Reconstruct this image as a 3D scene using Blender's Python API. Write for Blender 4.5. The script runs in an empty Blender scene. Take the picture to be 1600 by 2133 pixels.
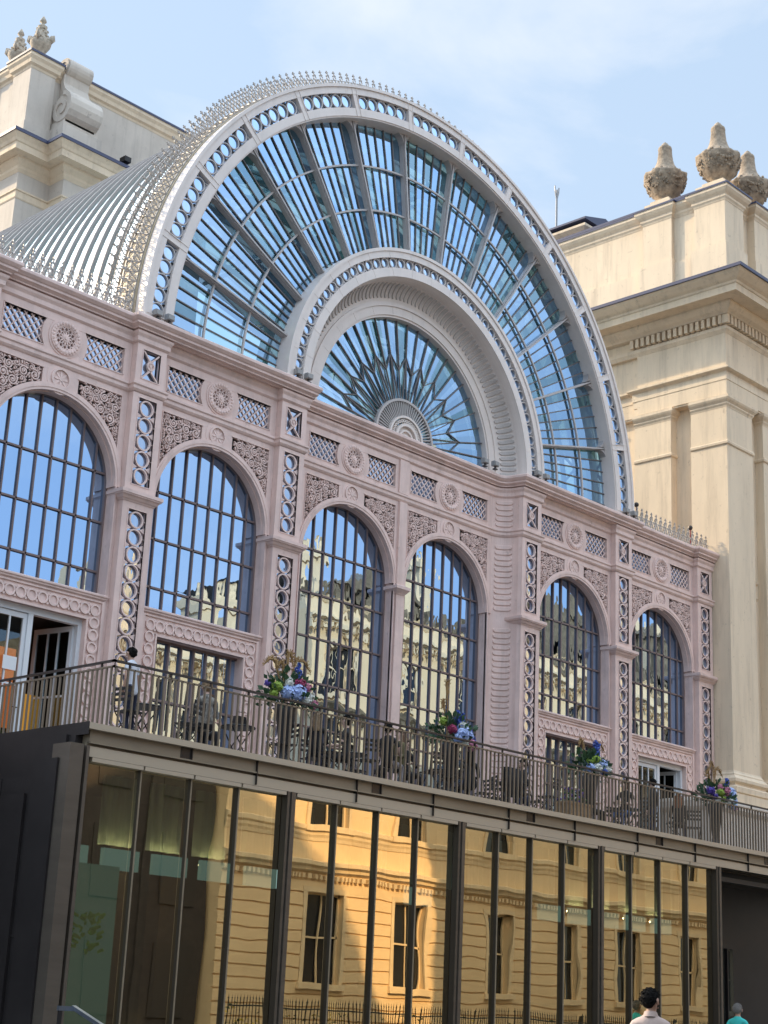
import bpy, bmesh, math, random
from math import sin, cos, pi, radians, atan2, hypot, sqrt
from mathutils import Vector, Matrix
random.seed(7)
SC = bpy.context.scene
COL = SC.collection
S3 = radians

# ------------------------------------------------------------------ materials
def mat(name, base, rough=.6, metal=0., vary=.0, scale=3., bump=0., bscale=30., spec=.5, stretch=None, stain=None, streak=None):
    m = bpy.data.materials.new(name); m.use_nodes = True
    nt = m.node_tree; b = nt.nodes['Principled BSDF']
    b.inputs['Base Color'].default_value = (*base, 1)
    b.inputs['Roughness'].default_value = rough
    b.inputs['Metallic'].default_value = metal
    b.inputs['Specular IOR Level'].default_value = spec
    tc = nt.nodes.new('ShaderNodeTexCoord')
    src = tc.outputs['Object']
    if stretch:
        mp = nt.nodes.new('ShaderNodeMapping'); mp.inputs['Scale'].default_value = stretch
        nt.links.new(src, mp.inputs[0]); src = mp.outputs[0]
    if vary:
        n = nt.nodes.new('ShaderNodeTexNoise'); n.inputs['Scale'].default_value = scale
        n.inputs['Detail'].default_value = 6; n.inputs['Roughness'].default_value = .65
        nt.links.new(src, n.inputs['Vector'])
        r = nt.nodes.new('ShaderNodeValToRGB')
        r.color_ramp.elements[0].position = .3; r.color_ramp.elements[1].position = .7
        d = stain or tuple(c * (1 - vary) for c in base)
        r.color_ramp.elements[0].color = (*d, 1)
        r.color_ramp.elements[1].color = (*[min(1, c * (1 + vary * .35)) for c in base], 1)
        nt.links.new(n.outputs['Fac'], r.inputs[0]); nt.links.new(r.outputs[0], b.inputs['Base Color'])
    if streak:                                                    # rain streaks and soot patches in the coat itself
        def noise(sc, st, lo, hi):
            mp2 = nt.nodes.new('ShaderNodeMapping'); mp2.inputs['Scale'].default_value = st; nt.links.new(tc.outputs['Object'], mp2.inputs[0])
            n3 = nt.nodes.new('ShaderNodeTexNoise'); n3.inputs['Scale'].default_value = sc; n3.inputs['Detail'].default_value = 8; n3.inputs['Roughness'].default_value = .7
            nt.links.new(mp2.outputs[0], n3.inputs['Vector'])
            mr = nt.nodes.new('ShaderNodeMapRange'); mr.inputs['From Min'].default_value = lo; mr.inputs['From Max'].default_value = hi; nt.links.new(n3.outputs['Fac'], mr.inputs['Value']); return mr.outputs['Result']
        amt, tint = streak
        src_c = b.inputs['Base Color'].links[0].from_socket if b.inputs['Base Color'].links else None
        for sc, st, lo, hi, k in ((2.6, (1, 1, .09), .50, .72, 1.), (5.5, (1, 1, 1), .60, .68, .8), (1.7, (1, 1, .5), .655, .675, 1.1)):
            f = noise(sc, st, lo, hi)
            ml = nt.nodes.new('ShaderNodeMath'); ml.operation = 'MULTIPLY'; ml.inputs[1].default_value = amt * k; nt.links.new(f, ml.inputs[0])
            mx = nt.nodes.new('ShaderNodeMix'); mx.data_type = 'RGBA'; mx.inputs['B'].default_value = (*tint, 1)
            nt.links.new(ml.outputs[0], mx.inputs['Factor'])
            if src_c: nt.links.new(src_c, mx.inputs['A'])
            else: mx.inputs['A'].default_value = (*base, 1)
            src_c = mx.outputs['Result']
        nt.links.new(src_c, b.inputs['Base Color'])
    if bump:
        n2 = nt.nodes.new('ShaderNodeTexNoise'); n2.inputs['Scale'].default_value = bscale
        n2.inputs['Detail'].default_value = 4
        nt.links.new(src, n2.inputs['Vector'])
        bp = nt.nodes.new('ShaderNodeBump'); bp.inputs['Strength'].default_value = bump; bp.inputs['Distance'].default_value = .02
        nt.links.new(n2.outputs['Fac'], bp.inputs['Height']); nt.links.new(bp.outputs[0], b.inputs['Normal'])
    return m

def glass(name, refl, fac, through, wav=0., wscale=1.2, opaque=None, rough=.005, stretch=(1, 1, .4)):
    """window glass: mirror-like film over either a dark room (opaque) or a clear tinted sheet"""
    m = bpy.data.materials.new(name); m.use_nodes = True
    nt = m.node_tree; nt.nodes.clear()
    out = nt.nodes.new('ShaderNodeOutputMaterial')
    gl = nt.nodes.new('ShaderNodeBsdfGlossy'); gl.inputs['Color'].default_value = (*refl, 1); gl.inputs['Roughness'].default_value = rough
    if opaque:
        tr = nt.nodes.new('ShaderNodeBsdfDiffuse'); tr.inputs['Color'].default_value = (*opaque, 1)
    else:
        tr = nt.nodes.new('ShaderNodeBsdfTransparent'); tr.inputs['Color'].default_value = (*through, 1)
    mx = nt.nodes.new('ShaderNodeMixShader'); mx.inputs[0].default_value = fac
    nt.links.new(tr.outputs[0], mx.inputs[1]); nt.links.new(gl.outputs[0], mx.inputs[2]); nt.links.new(mx.outputs[0], out.inputs[0])
    if wav:
        tc = nt.nodes.new('ShaderNodeTexCoord'); mp = nt.nodes.new('ShaderNodeMapping'); mp.inputs['Scale'].default_value = stretch
        n = nt.nodes.new('ShaderNodeTexNoise'); n.inputs['Scale'].default_value = wscale; n.inputs['Detail'].default_value = 2.
        nt.links.new(tc.outputs['Object'], mp.inputs[0]); nt.links.new(mp.outputs[0], n.inputs['Vector'])
        bp = nt.nodes.new('ShaderNodeBump'); bp.inputs['Strength'].default_value = 1.; bp.inputs['Distance'].default_value = wav
        nt.links.new(n.outputs['Fac'], bp.inputs['Height']); nt.links.new(bp.outputs[0], gl.inputs['Normal'])
    return m

def emit(name, col, s):
    m = bpy.data.materials.new(name); m.use_nodes = True
    b = m.node_tree.nodes['Principled BSDF']
    b.inputs['Base Color'].default_value = (*col, 1); b.inputs['Emission Color'].default_value = (*col, 1); b.inputs['Emission Strength'].default_value = s
    return m

PINK = mat('mauve paint', (.76, .565, .50), .5, vary=.16, scale=1.6, bump=.10, bscale=9, streak=(.34, (.30, .21, .18)))
PINKD = mat('mauve ornament paint', (.80, .60, .535), .55, vary=.2, scale=5)
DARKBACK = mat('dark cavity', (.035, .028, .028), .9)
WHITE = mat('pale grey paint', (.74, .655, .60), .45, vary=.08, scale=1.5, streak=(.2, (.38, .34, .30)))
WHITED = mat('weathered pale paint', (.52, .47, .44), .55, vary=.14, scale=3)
BARS = mat('brown glazing bars', (.19, .135, .125), .45, vary=.1, scale=4)
FANBAR = mat('slate grey glazing bars', (.13, .11, .105), .45)
FANRIB = mat('grey ribs', (.46, .42, .40), .4, vary=.1)
SILVER = mat('silver cresting paint', (.38, .35, .32), .45, metal=.1, vary=.15, scale=8)
GOLD = mat('cream gutter band', (.50, .41, .27), .5, vary=.18, scale=5)
CREAM = mat('cream stucco', (.74, .60, .43), .75, vary=.14, scale=.7, bump=.2, bscale=2.5, stretch=(1, 1, .35), streak=(.5, (.34, .26, .18)))
CREAM2 = mat('grey cream stucco', (.58, .51, .43), .75, vary=.16, scale=.6, bump=.2, bscale=2.5, streak=(.5, (.27, .23, .19)))
URN = mat('weathered carved stone', (.40, .31, .22), .9, vary=.65, scale=5, bump=1., bscale=14)
URN2 = mat('pale carved stone', (.52, .44, .34), .85, vary=.45, scale=7, bump=.8, bscale=14)
LEAD = mat('dark blue lead flashing', (.045, .05, .10), .45)
BRONZE = mat('bronze cladding', (.26, .205, .14), .45, metal=.15, vary=.16, scale=1.4, stretch=(.6, .6, 3))
BRONZEC = mat('dark bronze column', (.14, .115, .09), .42, metal=.5, vary=.2, scale=1.4, stretch=(.6, .6, 3))
BRONZED = mat('dark bronze fins', (.045, .038, .034), .35, metal=.5)
BRONZEL = mat('light bronze trim', (.45, .365, .265), .45, metal=.15)
NAVY = mat('blue black metal panel', (.024, .020, .019), .45, spec=.3, vary=.3, scale=1.2)
RAIL = mat('bronze railing', (.22, .175, .125), .4, metal=.3, vary=.1)
RAILD = mat('dark handrail', (.05, .042, .038), .4, metal=.4)
DOORW = mat('white door paint', (.68, .69, .70), .4)
ROOM = mat('dark room lining', (.035, .028, .024), .9)
TEAL = mat('teal interior steel', (.05, .15, .15), .5)
GREENI = mat('green interior steel', (.10, .22, .12), .5)
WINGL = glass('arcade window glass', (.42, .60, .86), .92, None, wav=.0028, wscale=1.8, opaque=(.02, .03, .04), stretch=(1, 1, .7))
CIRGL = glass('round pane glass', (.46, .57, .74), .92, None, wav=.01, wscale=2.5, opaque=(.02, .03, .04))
FANGL = glass('fanlight glass', (.42, .62, .88), .66, (.60, .82, .95), wav=.010, wscale=.8, stretch=(1, 1, 1))
FANGL2 = glass('fanlight glass clear', (.42, .66, .86), .40, (.62, .88, .95), wav=.010, wscale=.8, stretch=(1, 1, 1))
FANGL3 = glass('fanlight glass teal', (.38, .58, .84), .70, (.45, .74, .86), wav=.012, wscale=.8, stretch=(1, 1, 1))
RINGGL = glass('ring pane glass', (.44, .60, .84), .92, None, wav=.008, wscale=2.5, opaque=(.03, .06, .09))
VAULT = glass('vault roof glass', (.88, .97, .94), .78, (.55, .82, .86), wav=.006, wscale=1., rough=.06)
PAVGL = glass('pavilion glass', (.93, .79, .54), .75, (.72, .86, .76), wav=.006, wscale=.5, stretch=(1, 1, .6))
DOORGL = glass('door glass', (.5, .6, .7), .14, (.7, .75, .75))
OPPGL = mat('old window glass', (.015, .017, .02), .08)
TREAD = mat('terrace paving', (.25, .22, .2), .8, vary=.2)

# ------------------------------------------------------------------ mesh builder
class MB:
    def __init__(s): s.v = []; s.f = []; s.m = []
    def add(s, vs, fs, mi=0):
        o = len(s.v); s.v += [tuple(p) for p in vs]
        for f in fs: s.f.append(tuple(i + o for i in f)); s.m.append(mi)
        return s
    def box(s, x0, x1, y0, y1, z0, z1, mi=0):
        return s.add([(x0, y0, z0), (x1, y0, z0), (x1, y1, z0), (x0, y1, z0), (x0, y0, z1), (x1, y0, z1), (x1, y1, z1), (x0, y1, z1)],
                     [(0, 3, 2, 1), (4, 5, 6, 7), (0, 1, 5, 4), (1, 2, 6, 5), (2, 3, 7, 6), (3, 0, 4, 7)], mi)
    def prism(s, pts, y0, y1, mi=0):
        """polygon in x,z (counter-clockwise seen from -y) given thickness y0..y1"""
        n = len(pts)
        vs = [(x, y0, z) for x, z in pts] + [(x, y1, z) for x, z in pts]
        fs = [tuple(range(n)), tuple(range(2 * n - 1, n - 1, -1))]
        fs += [(i, i + n, (i + 1) % n + n, (i + 1) % n) for i in range(n)]
        return s.add(vs, fs, mi)
    def slab(s, pts, z0, z1, mi=0):
        n = len(pts)
        vs = [(x, y, z0) for x, y in pts] + [(x, y, z1) for x, y in pts]
        fs = [tuple(range(n - 1, -1, -1)), tuple(range(n, 2 * n))]
        fs += [(i, (i + 1) % n, (i + 1) % n + n, i + n) for i in range(n)]
        return s.add(vs, fs, mi)
    def ring(s, cx, cz, r0, r1, y0, y1, n=24, a0=0., a1=2 * pi, mi=0):
        full = abs(a1 - a0 - 2 * pi) < 1e-6
        k = n if full else n + 1
        vs = []
        for i in range(k):
            a = a0 + (a1 - a0) * i / n; c, q = cos(a), sin(a)
            vs += [(cx + r0 * c, y0, cz + r0 * q), (cx + r1 * c, y0, cz + r1 * q), (cx + r1 * c, y1, cz + r1 * q), (cx + r0 * c, y1, cz + r0 * q)]
        fs = []
        for i in range(n):
            a = i * 4; b = ((i + 1) % k) * 4
            fs += [(a, a + 1, b + 1, b), (a + 1, a + 2, b + 2, b + 1), (a + 2, a + 3, b + 3, b + 2), (a + 3, a, b, b + 3)]
        if not full: fs += [(0, 3, 2, 1), (4 * n, 4 * n + 1, 4 * n + 2, 4 * n + 3)]
        return s.add(vs, fs, mi)
    def disc(s, cx, cz, r, y0, y1, n=24, mi=0):
        return s.prism([(cx + r * cos(2 * pi * i / n), cz + r * sin(2 * pi * i / n)) for i in range(n)], y0, y1, mi)
    def stroke(s, pts, w, y0, y1, mi=0):
        """flat ribbon along 2-D points (x,z), width w (number or list)"""
        n = len(pts); L = []; R = []
        for i in range(n):
            a = pts[max(0, i - 1)]; b = pts[min(n - 1, i + 1)]
            dx, dz = b[0] - a[0], b[1] - a[1]; l = hypot(dx, dz) or 1
            ww = (w[i] if isinstance(w, (list, tuple)) else w) / 2
            L.append((pts[i][0] - dz / l * ww, pts[i][1] + dx / l * ww)); R.append((pts[i][0] + dz / l * ww, pts[i][1] - dx / l * ww))
        vs = []
        for i in range(n):
            vs += [(L[i][0], y1, L[i][1]), (L[i][0], y0, L[i][1]), (R[i][0], y0, R[i][1]), (R[i][0], y1, R[i][1])]
        fs = []
        for i in range(n - 1):
            a = 4 * i; b = a + 4
            fs += [(a, a + 1, b + 1, b), (a + 1, a + 2, b + 2, b + 1), (a + 2, a + 3, b + 3, b + 2)]
        fs += [(0, 3, 2, 1), (4 * n - 4, 4 * n - 3, 4 * n - 2, 4 * n - 1)]
        return s.add(vs, fs, mi)
    def tube(s, pts, r, k=6, mi=0, cap=True):
        n = len(pts); P = [Vector(p) for p in pts]; vs = []; up = Vector((0, 0, 1))
        t0 = (P[1] - P[0]).normalized()
        u = t0.cross(up)
        if u.length < .01: u = t0.cross(Vector((1, 0, 0)))
        u.normalize()
        for i in range(n):
            t = (P[min(n - 1, i + 1)] - P[max(0, i - 1)]).normalized()
            u = (u - t * u.dot(t)).normalized(); w = t.cross(u)
            rr = r[i] if isinstance(r, (list, tuple)) else r
            for j in range(k):
                a = 2 * pi * (j + .5) / k
                vs.append(P[i] + (u * cos(a) + w * sin(a)) * rr)
        fs = [(i * k + j, i * k + (j + 1) % k, (i + 1) * k + (j + 1) % k, (i + 1) * k + j) for i in range(n - 1) for j in range(k)]
        if cap: fs += [tuple(range(k - 1, -1, -1)), tuple(range((n - 1) * k, n * k))]
        return s.add(vs, fs, mi)
    def bar(s, p, q, w, d=None, mi=0):
        """box bar between two points, section w x d (d along y as far as possible)"""
        p, q = Vector(p), Vector(q); t = (q - p).normalized(); d = d or w
        v = Vector((0, 1, 0))
        if abs(t.dot(v)) > .95: v = Vector((0, 0, 1))
        v = (v - t * v.dot(t)).normalized(); u = t.cross(v)
        vs = []
        for c in (p, q):
            for a, b in ((-1, -1), (1, -1), (1, 1), (-1, 1)): vs.append(c + u * (a * w / 2) + v * (b * d / 2))
        return s.add(vs, [(0, 1, 2, 3), (7, 6, 5, 4), (0, 4, 5, 1), (1, 5, 6, 2), (2, 6, 7, 3), (3, 7, 4, 0)], mi)
    def lathe(s, prof, cx=0, cy=0, n=16, mi=0, wob=None):
        vs = []; k = len(prof)
        for i in range(n):
            a = 2 * pi * i / n
            for j, (r, z) in enumerate(prof):
                rr = r * (wob(a, z) if wob else 1)
                vs.append((cx + rr * cos(a), cy + rr * sin(a), z))
        fs = [(i * k + j, ((i + 1) % n) * k + j, ((i + 1) % n) * k + j + 1, i * k + j + 1) for i in range(n) for j in range(k - 1)]
        fs += [tuple(i * k + k - 1 for i in range(n)), tuple(i * k for i in range(n - 1, -1, -1))]
        return s.add(vs, fs, mi)
    def sweep(s, path, prof, mi=0, closed_prof=False):
        """mitred moulding: path of (x,y) walked left to right, profile of (out,z), out = to the right of the walk"""
        n = len(path); k = len(prof); N = []
        for i in range(n - 1):
            dx, dy = path[i + 1][0] - path[i][0], path[i + 1][1] - path[i][1]; l = hypot(dx, dy); N.append((dy / l, -dx / l))
        vs = []
        for i in range(n):
            if i == 0: m = N[0]; sc = 1
            elif i == n - 1: m = N[-1]; sc = 1
            else:
                a, b = N[i - 1], N[i]; m = (a[0] + b[0], a[1] + b[1]); l = hypot(*m); m = (m[0] / l, m[1] / l); sc = 1 / max(.3, m[0] * a[0] + m[1] * a[1])
            for o, z in prof: vs.append((path[i][0] + m[0] * o * sc, path[i][1] + m[1] * o * sc, z))
        fs = []
        for i in range(n - 1):
            for j in range(k - 1 + (1 if closed_prof else 0)):
                j2 = (j + 1) % k
                fs.append((i * k + j, (i + 1) * k + j, (i + 1) * k + j2, i * k + j2))
        fs += [tuple(range(k)), tuple((n - 1) * k + j for j in range(k - 1, -1, -1))]
        return s.add(vs, fs, mi)
    def grid(s, f, nu, nv, mi=0):
        vs = [f(i / nu, j / nv) for i in range(nu + 1) for j in range(nv + 1)]
        fs = [(i * (nv + 1) + j, (i + 1) * (nv + 1) + j, (i + 1) * (nv + 1) + j + 1, i * (nv + 1) + j + 1) for i in range(nu) for j in range(nv)]
        return s.add(vs, fs, mi)
    def ball(s, c, r, nu=8, nv=6, mi=0):
        rx, ry, rz = r if isinstance(r, (tuple, list)) else (r, r, r)
        return s.grid(lambda u, v: (c[0] + rx * cos(2 * pi * u) * sin(pi * v), c[1] + ry * sin(2 * pi * u) * sin(pi * v), c[2] - rz * cos(pi * v)), nu, nv, mi)
    def mesh(s, name, mats, smooth=False):
        me = bpy.data.meshes.new(name); me.from_pydata(s.v, [], s.f)
        for m in (mats if isinstance(mats, (list, tuple)) else [mats]): me.materials.append(m)
        if len(me.materials) > 1: me.polygons.foreach_set('material_index', s.m)
        if smooth: me.polygons.foreach_set('use_smooth', [True] * len(s.f))
        me.update(); return me
    def obj(s, name, mats, parent=None, smooth=False, loc=(0, 0, 0)):
        return link(name, s.mesh(name, mats, smooth), parent, loc)

def link(name, data, parent=None, loc=(0, 0, 0), rotz=0):
    o = bpy.data.objects.new(name, data); COL.objects.link(o); o.location = loc; o.rotation_euler = (0, 0, rotz)
    if parent: o.parent = parent
    return o
def fixn(me):
    bm = bmesh.new(); bm.from_mesh(me); bmesh.ops.recalc_face_normals(bm, faces=bm.faces); bm.to_mesh(me); bm.free(); return me
def tag(o, label, cat, group=None, kind=None):
    if label: o['label'] = label
    if cat: o['category'] = cat
    if group: o['group'] = group
    if kind: o['kind'] = kind
    return o
def thing(name, label, cat, loc=(0, 0, 0), rotz=0, group=None):
    return tag(link(name, None, None, loc, rotz), label, cat, group)
def copy_tree(o, parent=None):
    c = o.copy(); COL.objects.link(c)
    if parent: c.parent = parent
    for ch in [x for x in bpy.data.objects if x.parent == o]: copy_tree(ch, c)
    return c

# ------------------------------------------------------------------ main dimensions (metres)
PA, PB, PC, HW = 4.713, 9.2, 13.689, .422       # pilaster centres and half width
YP, YC = .18, .68                               # recess of outer and central bays
Z0 = 16.5                                       # cornice top and arch centre height
FLOOR = 6.2                                     # terrace
PIL = [-PC, -PB, -PA, PA, PB, PC]
BAYS = [(-11.445, YP, 'door'), (-6.957, YP, 'panel'), (-1.91, YC, 'tall'), (1.91, YC, 'tall'), (6.957, YP, 'panel'), (11.445, YP, 'door')]

hall = thing('arcade_hall', 'pink iron and glass hall front with a great fanlight arch over six arched windows', 'building')

# ---------------- pilasters
def circle_stack(mb, zs, r=.195, t=.035, y0=.01, y1=.07):
    for z in zs:
        mb.ring(0, z, r - t, r, y0, y1, 20)
        for sx in (-1, 1): mb.box(sx * .24 - .012, sx * .24 + .012, y0 + .01, y1, z - .012, z + .012)
    for a, b in zip(zs[:-1], zs[1:]):
        zm = (a + b) / 2
        for sx in (-1, 1): mb.prism([(sx * .25, zm - .07), (sx * .25, zm + .07), (sx * .11, zm)] if sx > 0 else [(-.25, zm + .07), (-.25, zm - .07), (-.11, zm)], y0 + .02, y1)

def pil_meshes():
    body = MB()
    body.box(-HW, HW, .10, .62, FLOOR, 15.89)
    for (za, zb, pa, pb) in ((FLOOR, 12.16, 6.45, 12.0), (12.44, 14.71, 12.58, 14.61), (14.95, 15.89, 15.08, 15.77)):
        for sx in (-1, 1):
            a, b = sorted((sx * .25, sx * HW)); body.box(a, b, 0, .10, za, zb)
            a, b = sorted((sx * .25, sx * .272)); body.box(a, b, -.012, .05, pa - .02, pb + .02)
        body.box(-.25, .25, 0, .10, za, pa); body.box(-.25, .25, 0, .10, pb, zb)
        body.box(-.25, .25, -.012, .05, pa - .022, pa); body.box(-.25, .25, -.012, .05, pb, pb + .022)
    gl = MB()
    for pa, pb in ((6.45, 12.0), (12.58, 14.61), (15.08, 15.77)): gl.box(-.249, .249, .085, .099, pa, pb)
    ci1 = MB(); circle_stack(ci1, [14.40 - .4 * i for i in range(5)]); ci2 = MB(); circle_stack(ci2, [11.79 - .4 * i for i in range(14)]); ci = MB()
    for sx in (-1, 1):                                            # woven cross in the frieze block
        ci.stroke([(sx * .22, 15.1), (-sx * .02, 15.34), (-sx * .02, 15.5), (sx * .22, 15.75)], .035, .01, .06)
        ci.stroke([(sx * .22, 15.75), (sx * .05, 15.58), (sx * .05, 15.28), (sx * .22, 15.1)], .03, .02, .07)
    ci.ring(0, 15.425, .075, .11, .0, .07, 16); ci.ring(0, 15.425, .0, .03, .0, .06, 8)
    for a in range(3):
        t = a * pi / 3; ci.stroke([(-.09 * cos(t), 15.425 - .09 * sin(t)), (.09 * cos(t), 15.425 + .09 * sin(t))], .018, .02, .05)
    cap = MB()
    cap.sweep([(-HW, .62), (-HW, 0), (HW, 0), (HW, .62)],
              [(-.2, 12.16), (.015, 12.16), (.03, 12.19), (.06, 12.21), (.09, 12.26), (.13, 12.28), (.13, 12.31), (.15, 12.31), (.15, 12.39), (.11, 12.40), (.05, 12.42), (.0, 12.44), (-.2, 12.44)])
    return body.mesh('pilaster', PINK), (ci1.mesh('circle_tracery', PINKD), ci2.mesh('circle_tracery', PINKD), ci.mesh('woven_ornament', PINKD)), gl.mesh('round_panes', CIRGL), cap.mesh('impost_cap', PINK)
pm = pil_meshes()
for x in PIL:
    p = link('pilaster', pm[0], hall, (x, 0, 0))
    link('circle_tracery', pm[1][0], p); link('circle_tracery', pm[1][1], p); link('woven_ornament', pm[1][2], p); link('round_panes', pm[2], p); link('impost_cap', pm[3], p)

# ---------------- bay panels
def spiral(mb, cx, cz, r, turns, a0, sgn, w, y0, y1):
    n = int(9 * turns) + 4
    mb.stroke([(cx + r * (1 - .78 * i / n) * cos(a0 + sgn * 2 * pi * turns * i / n), cz + r * (1 - .78 * i / n) * sin(a0 + sgn * 2 * pi * turns * i / n)) for i in range(n + 1)], w, y0, y1)

def spandrel_scroll(sx, seed):
    rnd = random.Random(seed); mb = MB(); cs = []
    ok = lambda x, z, r: x - r > .50 and x + r < 1.645 and z + r < 14.57 and hypot(x, z - 12.45) - r > 1.865
    for rmax, tries in ((.125, 500), (.085, 1200), (.055, 2000), (.034, 3000)):
        for _ in range(tries):
            x, z = rnd.uniform(.5, 1.65), rnd.uniform(12.75, 14.57); r = rmax * rnd.uniform(.8, 1.)
            if ok(x, z, r) and all(hypot(x - a, z - b) > r + c * .93 for a, b, c in cs): cs.append((x, z, r))
    for x, z, r in cs:
        a = rnd.uniform(0, 6.3); g = rnd.choice((-1, 1))
        if r > .046:
            spiral(mb, sx * x, z, r, 1.7 if r > .09 else 1.25, a, g, r * .22, -.015, .06)
            mb.disc(sx * x, z, r * .22, -.03, .06, 8)
            for k in range(5):                                    # leaf fingers curling off the scroll
                t = a + k * 1.25; d = r * 1.02
                mb.stroke([(sx * x + d * cos(t), z + d * sin(t)), (sx * x + d * 1.25 * cos(t + .25), z + d * 1.25 * sin(t + .25)), (sx * x + d * 1.3 * cos(t + .55), z + d * 1.3 * sin(t + .55))], [r * .26, r * .2, r * .06], -.005, .05)
        else:
            mb.stroke([(sx * x - r * cos(a), z - r * sin(a)), (sx * x, z), (sx * x + r * cos(a + .5), z + r * sin(a + .5))], [r * .3, r * .9, r * .2], .0, .05)
    return mb.mesh('spandrel_scrollwork', PINKD)

def bay_meshes():
    H = 1.82
    w = MB()                                                      # iron panel with its openings
    w.box(-H, H, 0, .12, 15.70, 15.89); w.box(-H, H, 0, .12, 14.95, 15.085)
    for s in (-1, 1):
        a, b = sorted((s * 1.62, s * H)); w.box(a, b, 0, .12, 15.085, 15.70)
        a, b = sorted((s * 1.60, s * 1.625)); w.box(a, b, -.014, .12, 15.07, 15.715)
        w.box(min(s * .52, s * 1.62), max(s * .52, s * 1.62), -.014, .1, 15.70, 15.722); w.box(min(s * .52, s * 1.62), max(s * .52, s * 1.62), -.014, .1, 15.063, 15.085)
    for sa in (0, pi):                                            # cheeks beside the roundel
        w.ring(0, 15.392, .395, .60, .004, .115, 16, sa - .62, sa + .62)
    w.ring(0, 15.392, .385, .44, -.016, .118, 40)
    w.box(-.46, .46, .006, .11, 15.66, 15.705); w.box(-.46, .46, .006, .11, 15.08, 15.13)
    w.box(-H, H, 0, .12, 14.71, 14.95)
    w.box(-H, H, .002, .12, 14.585, 14.71)
    for s in (-1, 1):
        a, b = sorted((s * 1.66, s * H)); w.box(a, b, .002, .12, 12.45, 14.585)
        a, b = sorted((s * 1.70, s * H)); w.box(a, b, 0, .46, FLOOR, 12.45)
        a, b = sorted((s * 1.70, s * 1.735)); w.box(a, b, -.03, .05, FLOOR, 12.45)
        w.stroke([(s * 1.655, 12.9), (s * 1.655, 14.58), (s * .45, 14.58)], .022, -.014, .08)
    w.box(-.47, .47, .004, .115, 14.22, 14.59)
    w.ring(0, 12.45, 1.68, 1.85, -.028, .14, 56, 0, pi); w.ring(0, 12.45, 1.74, 1.80, -.042, .1, 56, 0, pi)
    w.ring(0, 12.45, 1.66, 1.70, .10, .46, 56, 0, pi)
    w.ring(0, 14.44, .20, .255, -.035, .11, 24); w.ring(0, 14.44, .255, .36, -.004, .11, 24)
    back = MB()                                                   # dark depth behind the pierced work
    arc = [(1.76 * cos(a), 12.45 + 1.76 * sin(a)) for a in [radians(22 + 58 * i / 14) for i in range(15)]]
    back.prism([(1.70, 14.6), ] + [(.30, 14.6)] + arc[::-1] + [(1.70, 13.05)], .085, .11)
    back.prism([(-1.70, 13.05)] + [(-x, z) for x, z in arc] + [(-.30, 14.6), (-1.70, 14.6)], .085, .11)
    rose = MB()                                                   # frieze roundel
    rose.ring(0, 15.392, .28, .39, -.045, .06, 40)
    for i in range(26):
        t = i * 2 * pi / 26; rose.ball((.335 * cos(t), -.045, 15.392 + .335 * sin(t)), (.045, .03, .045), 6, 4)
    for i in range(12):
        t = i * pi / 6
        rose.ring(.205 * cos(t), 15.392 + .205 * sin(t), .038, .06, -.02, .05, 10)
        rose.stroke([(.07 * cos(t), 15.392 + .07 * sin(t)), (.16 * cos(t), 15.392 + .16 * sin(t))], [.045, .03], -.02, .05)
    rose.ring(0, 15.392, .255, .285, -.03, .05, 32); rose.disc(0, 15.392, .085, -.035, .05, 12); rose.disc(0, 15.392, .04, -.055, .05, 10)
    sr = MB()
    for i in range(8):
        t = i * pi / 4; sr.stroke([(.02 * cos(t), 14.44 + .02 * sin(t)), (.1 * cos(t), 14.44 + .1 * sin(t)), (.19 * cos(t), 14.44 + .19 * sin(t))], [.02, .055, .02], -.01, .06)
    sr.disc(0, 14.44, .05, -.02, .06, 10)
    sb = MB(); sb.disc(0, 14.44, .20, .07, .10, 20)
    lat = {}
    for s in (-1, 1):
        m = MB(); xa, xb, za, zb = .56, 1.61, 15.085, 15.70
        k = 0; c = -2.
        while c < 3.2:
            for g in (-1, 1):                                     # clip z = zm + g*(x-xm) + c to the opening
                pts = []
                for x in (xa, xb):
                    z = za + g * (x - xa) * 1.12 + c
                    pts.append((x, z))
                (x0, z0), (x1, z1) = pts
                def cut(zz): return x0 + (zz - z0) / (z1 - z0) * (x1 - x0)
                if max(z0, z1) > za and min(z0, z1) < zb:
                    q = []
                    for x, z in pts:
                        if z < za: x, z = cut(za), za
                        if z > zb: x, z = cut(zb), zb
                        q.append((s * x, z))
                    if hypot(q[0][0] - q[1][0], q[0][1] - q[1][1]) > .05: m.stroke(q, .026, .045 if g > 0 else .06, .07 if g > 0 else .085)
            c += .205
        lat[s] = m.mesh('lattice_panel', PINKD)
    fg = MB(); fg.box(-1.66, 1.66, .088, .098, 15.0, 15.8)
    return dict(wall=w.mesh('bay_panel', PINK), back=back.mesh('spandrel_backing', DARKBACK), rose=fixn(rose.mesh('roundel', PINKD)), sr=sr.mesh('small_roundel', PINKD),
                sb=sb.mesh('roundel_backing', DARKBACK), lat=lat, fg=fg.mesh('frieze_pane', CIRGL), sp={s: spandrel_scroll(s, 11 + s) for s in (-1, 1)})
BM_ = bay_meshes()

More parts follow.
